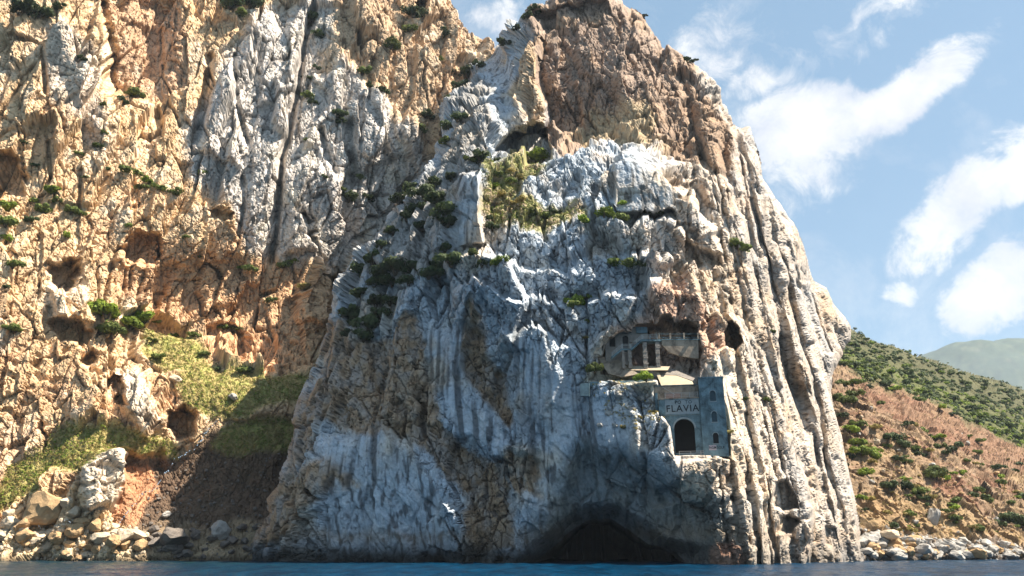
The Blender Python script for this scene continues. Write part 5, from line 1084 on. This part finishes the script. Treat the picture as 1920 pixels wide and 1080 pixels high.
def boulder(R, u, v, rpx, mat, label, group=None, asp=(1, 1, .75), sink=.25):
    p, n = pick(R, u, v); dist = (p - camo.location).length; r = rpx * dist / F; q = random.Random(int(u * 31 + v * 17))
    o = link('boulder', BM[mat][q.randrange(5)]); o.location = p + Vector((0, -r * .4, r * (.5 - sink)))
    o.scale = (r * asp[0] * q.uniform(.9, 1.25), r * asp[1], r * asp[2] * q.uniform(.85, 1.15)); o.rotation_euler = (q.uniform(-.35, .35), q.uniform(-.35, .35), q.uniform(0, 6.28))
    tag(o, label, 'boulder', group); return o
boulder(RC, 90, 966, 36, 'boulder_ochre', 'largest rounded ochre boulder on the left beach', None, (1, 1, .95))
boulder(RC, 438, 747, 9, 'boulder_grey', 'small white rock lying on the cove meadow', None)
boulder(RC, 330, 714, 11, 'boulder', 'pale boulder at the upper left of the cove meadow', None)
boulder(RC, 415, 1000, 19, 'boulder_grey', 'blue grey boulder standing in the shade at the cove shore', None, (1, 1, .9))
boulder(RC, 335, 1020, 36, 'boulder_shade', 'long flat dark slab lying at the shaded cove shore', None, (1.2, .8, .45))
boulder(RC, 312, 968, 9, 'boulder_grey', 'small pale rock alone on the shaded scree', None)
for u, v, r in [(25, 985, 20), (15, 1010, 18), (52, 1010, 20), (48, 990, 17), (75, 1010, 16), (110, 1012, 18), (146, 1000, 20), (140, 968, 17), (155, 985, 15), (180, 990, 18), (212, 992, 15), (190, 1012, 17), (240, 1010, 22), (215, 1018, 18), (128, 945, 14), (20, 965, 12), (60, 972, 12), (170, 1015, 14), (260, 1008, 18), (265, 1025, 16)]:
    boulder(RC, u, v, r * .82, 'boulder' if (u + v) % 3 else 'boulder_ochre', 'cream boulder in the pile on the sunlit left beach', 'boulders on the left beach')
rs = random.Random(11)
for k in range(78):
    u = rs.uniform(-5, 480); v = rs.uniform(990, 1046); r = rs.uniform(5, 11)
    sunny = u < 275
    boulder(RC, u, v, r, rs.choice(['boulder', 'boulder_ochre']) if sunny else 'boulder_shade', 'small rock of the sunlit rubble along the left beach' if sunny else 'small rock of the shaded rubble along the cove shore', 'rubble of the left beach' if sunny else 'rubble of the cove shore', (1.2, 1, .7))
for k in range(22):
    u = rs.uniform(260, 520); v = rs.uniform(880, 990); boulder(RC, u, v, rs.uniform(2.5, 4.5), 'boulder_shade', 'stone scattered over the dark shaded scree', 'stones on the shaded scree')
boulder(RR, 1745, 975, 15, 'boulder_grey', 'tall white slab of rock standing on the red slope', None, (.8, .8, 1.5))
boulder(RR, 1640, 832, 9, 'boulder', 'pale boulder beside the fresh green bushes of the red slope', None)
boulder(RR, 1665, 1008, 15, 'boulder', 'largest pale boulder at the top of the right shore rubble', None)
for k in range(120):
    u = rs.uniform(1612, 1925); v = rs.uniform(1003 + (u - 1612) * .075, 1047); r = rs.uniform(4.5, 12) * (1.15 - .25 * (u - 1612) / 310)
    boulder(RR, u, v, r, rs.choice(['boulder_ochre', 'boulder_grey', 'boulder_grey']), 'rock in the rubble along the right shore', 'rubble of the right shore', (1.3, 1, .7))
for k in range(32):
    u = rs.uniform(1585, 1915); v = rs.uniform(.42 * (u - 1580) + 720, 1000); boulder(RR, u, min(v, 1000), rs.uniform(2, 6), rs.choice(['boulder', 'boulder_ochre', 'boulder_grey']), 'stone lying on the red earth slope', 'stones on the red slope')
for k in range(16):
    boulder(RH, rs.uniform(1120, 1255), rs.uniform(726, 800), rs.uniform(4, 9), 'boulder_grey', 'pale broken block on the ledge below the retaining wall', 'blocks below the retaining wall')

def rubble(name, R, poly, n, lo, hi, mat, seed, label):
    w = region(R.U, R.V, poly, 6); pts = scatter(R, w, n, seed); r = np.random.default_rng(seed)
    bm = bmesh.new(); bmesh.ops.create_icosphere(bm, subdivisions=2, radius=1); bm.verts.ensure_lookup_table()
    base = np.array([v.co[:] for v in bm.verts]); tri = np.array([[v.index for v in f.verts] for f in bm.faces]); bm.free()
    V = []; Fc = []
    for k in range(n):
        pl = r.normal(size=(7, 3)); pl /= np.linalg.norm(pl, axis=1)[:, None]; d = r.uniform(.5, .8, 7); b = base.copy()
        for q, dd in zip(pl, d): b -= np.clip(b @ q - dd, 0, None)[:, None] * q * .95
        b *= (r.uniform(lo, hi) * r.uniform(.7, 1.3, 3)); V.append(b + pts[k]); Fc.append(tri + k * len(base))
    o = link(name, mesh_np(name, np.concatenate(V), np.concatenate(Fc), None, False), None, MAT[mat]); tag(o, label, kind='stuff')
rubble('rubble', RC, [(-10, 985), (200, 985), (270, 1005), (270, 1048), (-10, 1048)], 420, .2, .65, 'boulder', 21, 'small stones between the boulders of the left beach')
rubble('rubble', RC, [(260, 900), (400, 840), (540, 850), (520, 1046), (260, 1046)], 170, .12, .45, 'boulder_shade', 22, 'small stones of the shaded scree')
rubble('rubble', RR, [(1605, 1000), (1700, 1005), (1930, 1030), (1930, 1050), (1605, 1052)], 520, .2, .7, 'boulder_grey', 23, 'small stones between the rocks of the right shore')
rubble('rubble', RR, [(1590, 740), (1700, 790), (1930, 900), (1930, 1020), (1700, 1000), (1600, 1000)], 420, .15, .55, 'boulder_ochre', 24, 'small stones of the red slope')

# ------------------------------------------------------------------ haze
def haze():
    me = bpy.data.meshes.new('haze'); bm = bmesh.new(); bmesh.ops.create_cube(bm, size=1); bm.to_mesh(me); bm.free()
    m = bpy.data.materials.new('haze_air'); m.use_nodes = True; nt = m.node_tree; nt.nodes.clear()
    out = nd(nt, 'ShaderNodeOutputMaterial'); pv = nd(nt, 'ShaderNodeVolumePrincipled'); pv.inputs['Color'].default_value = (.72, .85, 1, 1); pv.inputs['Density'].default_value = HAZE; pv.inputs['Anisotropy'].default_value = .2
    nt.links.new(pv.outputs[0], out.inputs['Volume'])
    o = link('haze', me, None, m); o.location = (3000, 3400, 530); o.scale = (15000, 8000, 1070); tag(o, 'thin blue air haze over the far slopes', kind='stuff')
HAZE = .00006
SC.cycles.volume_bounces = 0
SC.cycles.max_bounces = 5; SC.cycles.diffuse_bounces = 3
haze()

# ------------------------------------------------------------------ labels of look-alikes: counted from the left where they are few
ORD = 'first second third fourth fifth sixth seventh eighth ninth tenth eleventh twelfth thirteenth fourteenth fifteenth sixteenth seventeenth eighteenth nineteenth twentieth'.split()
bpy.context.view_layer.update()
same = {}
for o in SC.objects:
    if o.parent is None and 'label' in o and 'group' in o: same.setdefault(o['label'], []).append(o)
for lab, lst in same.items():
    if 2 <= len(lst) <= 40:
        lst.sort(key=lambda o: project(*o.location)[0])
        n = len(lst)
        for i, o in enumerate(lst):
            if i < (n + 1) // 2: o['label'] = lab + (', leftmost' if i == 0 else ', %s from left' % ORD[i])
            else: o['label'] = lab + (', rightmost' if i == n - 1 else ', %s from right' % ORD[n - 1 - i])
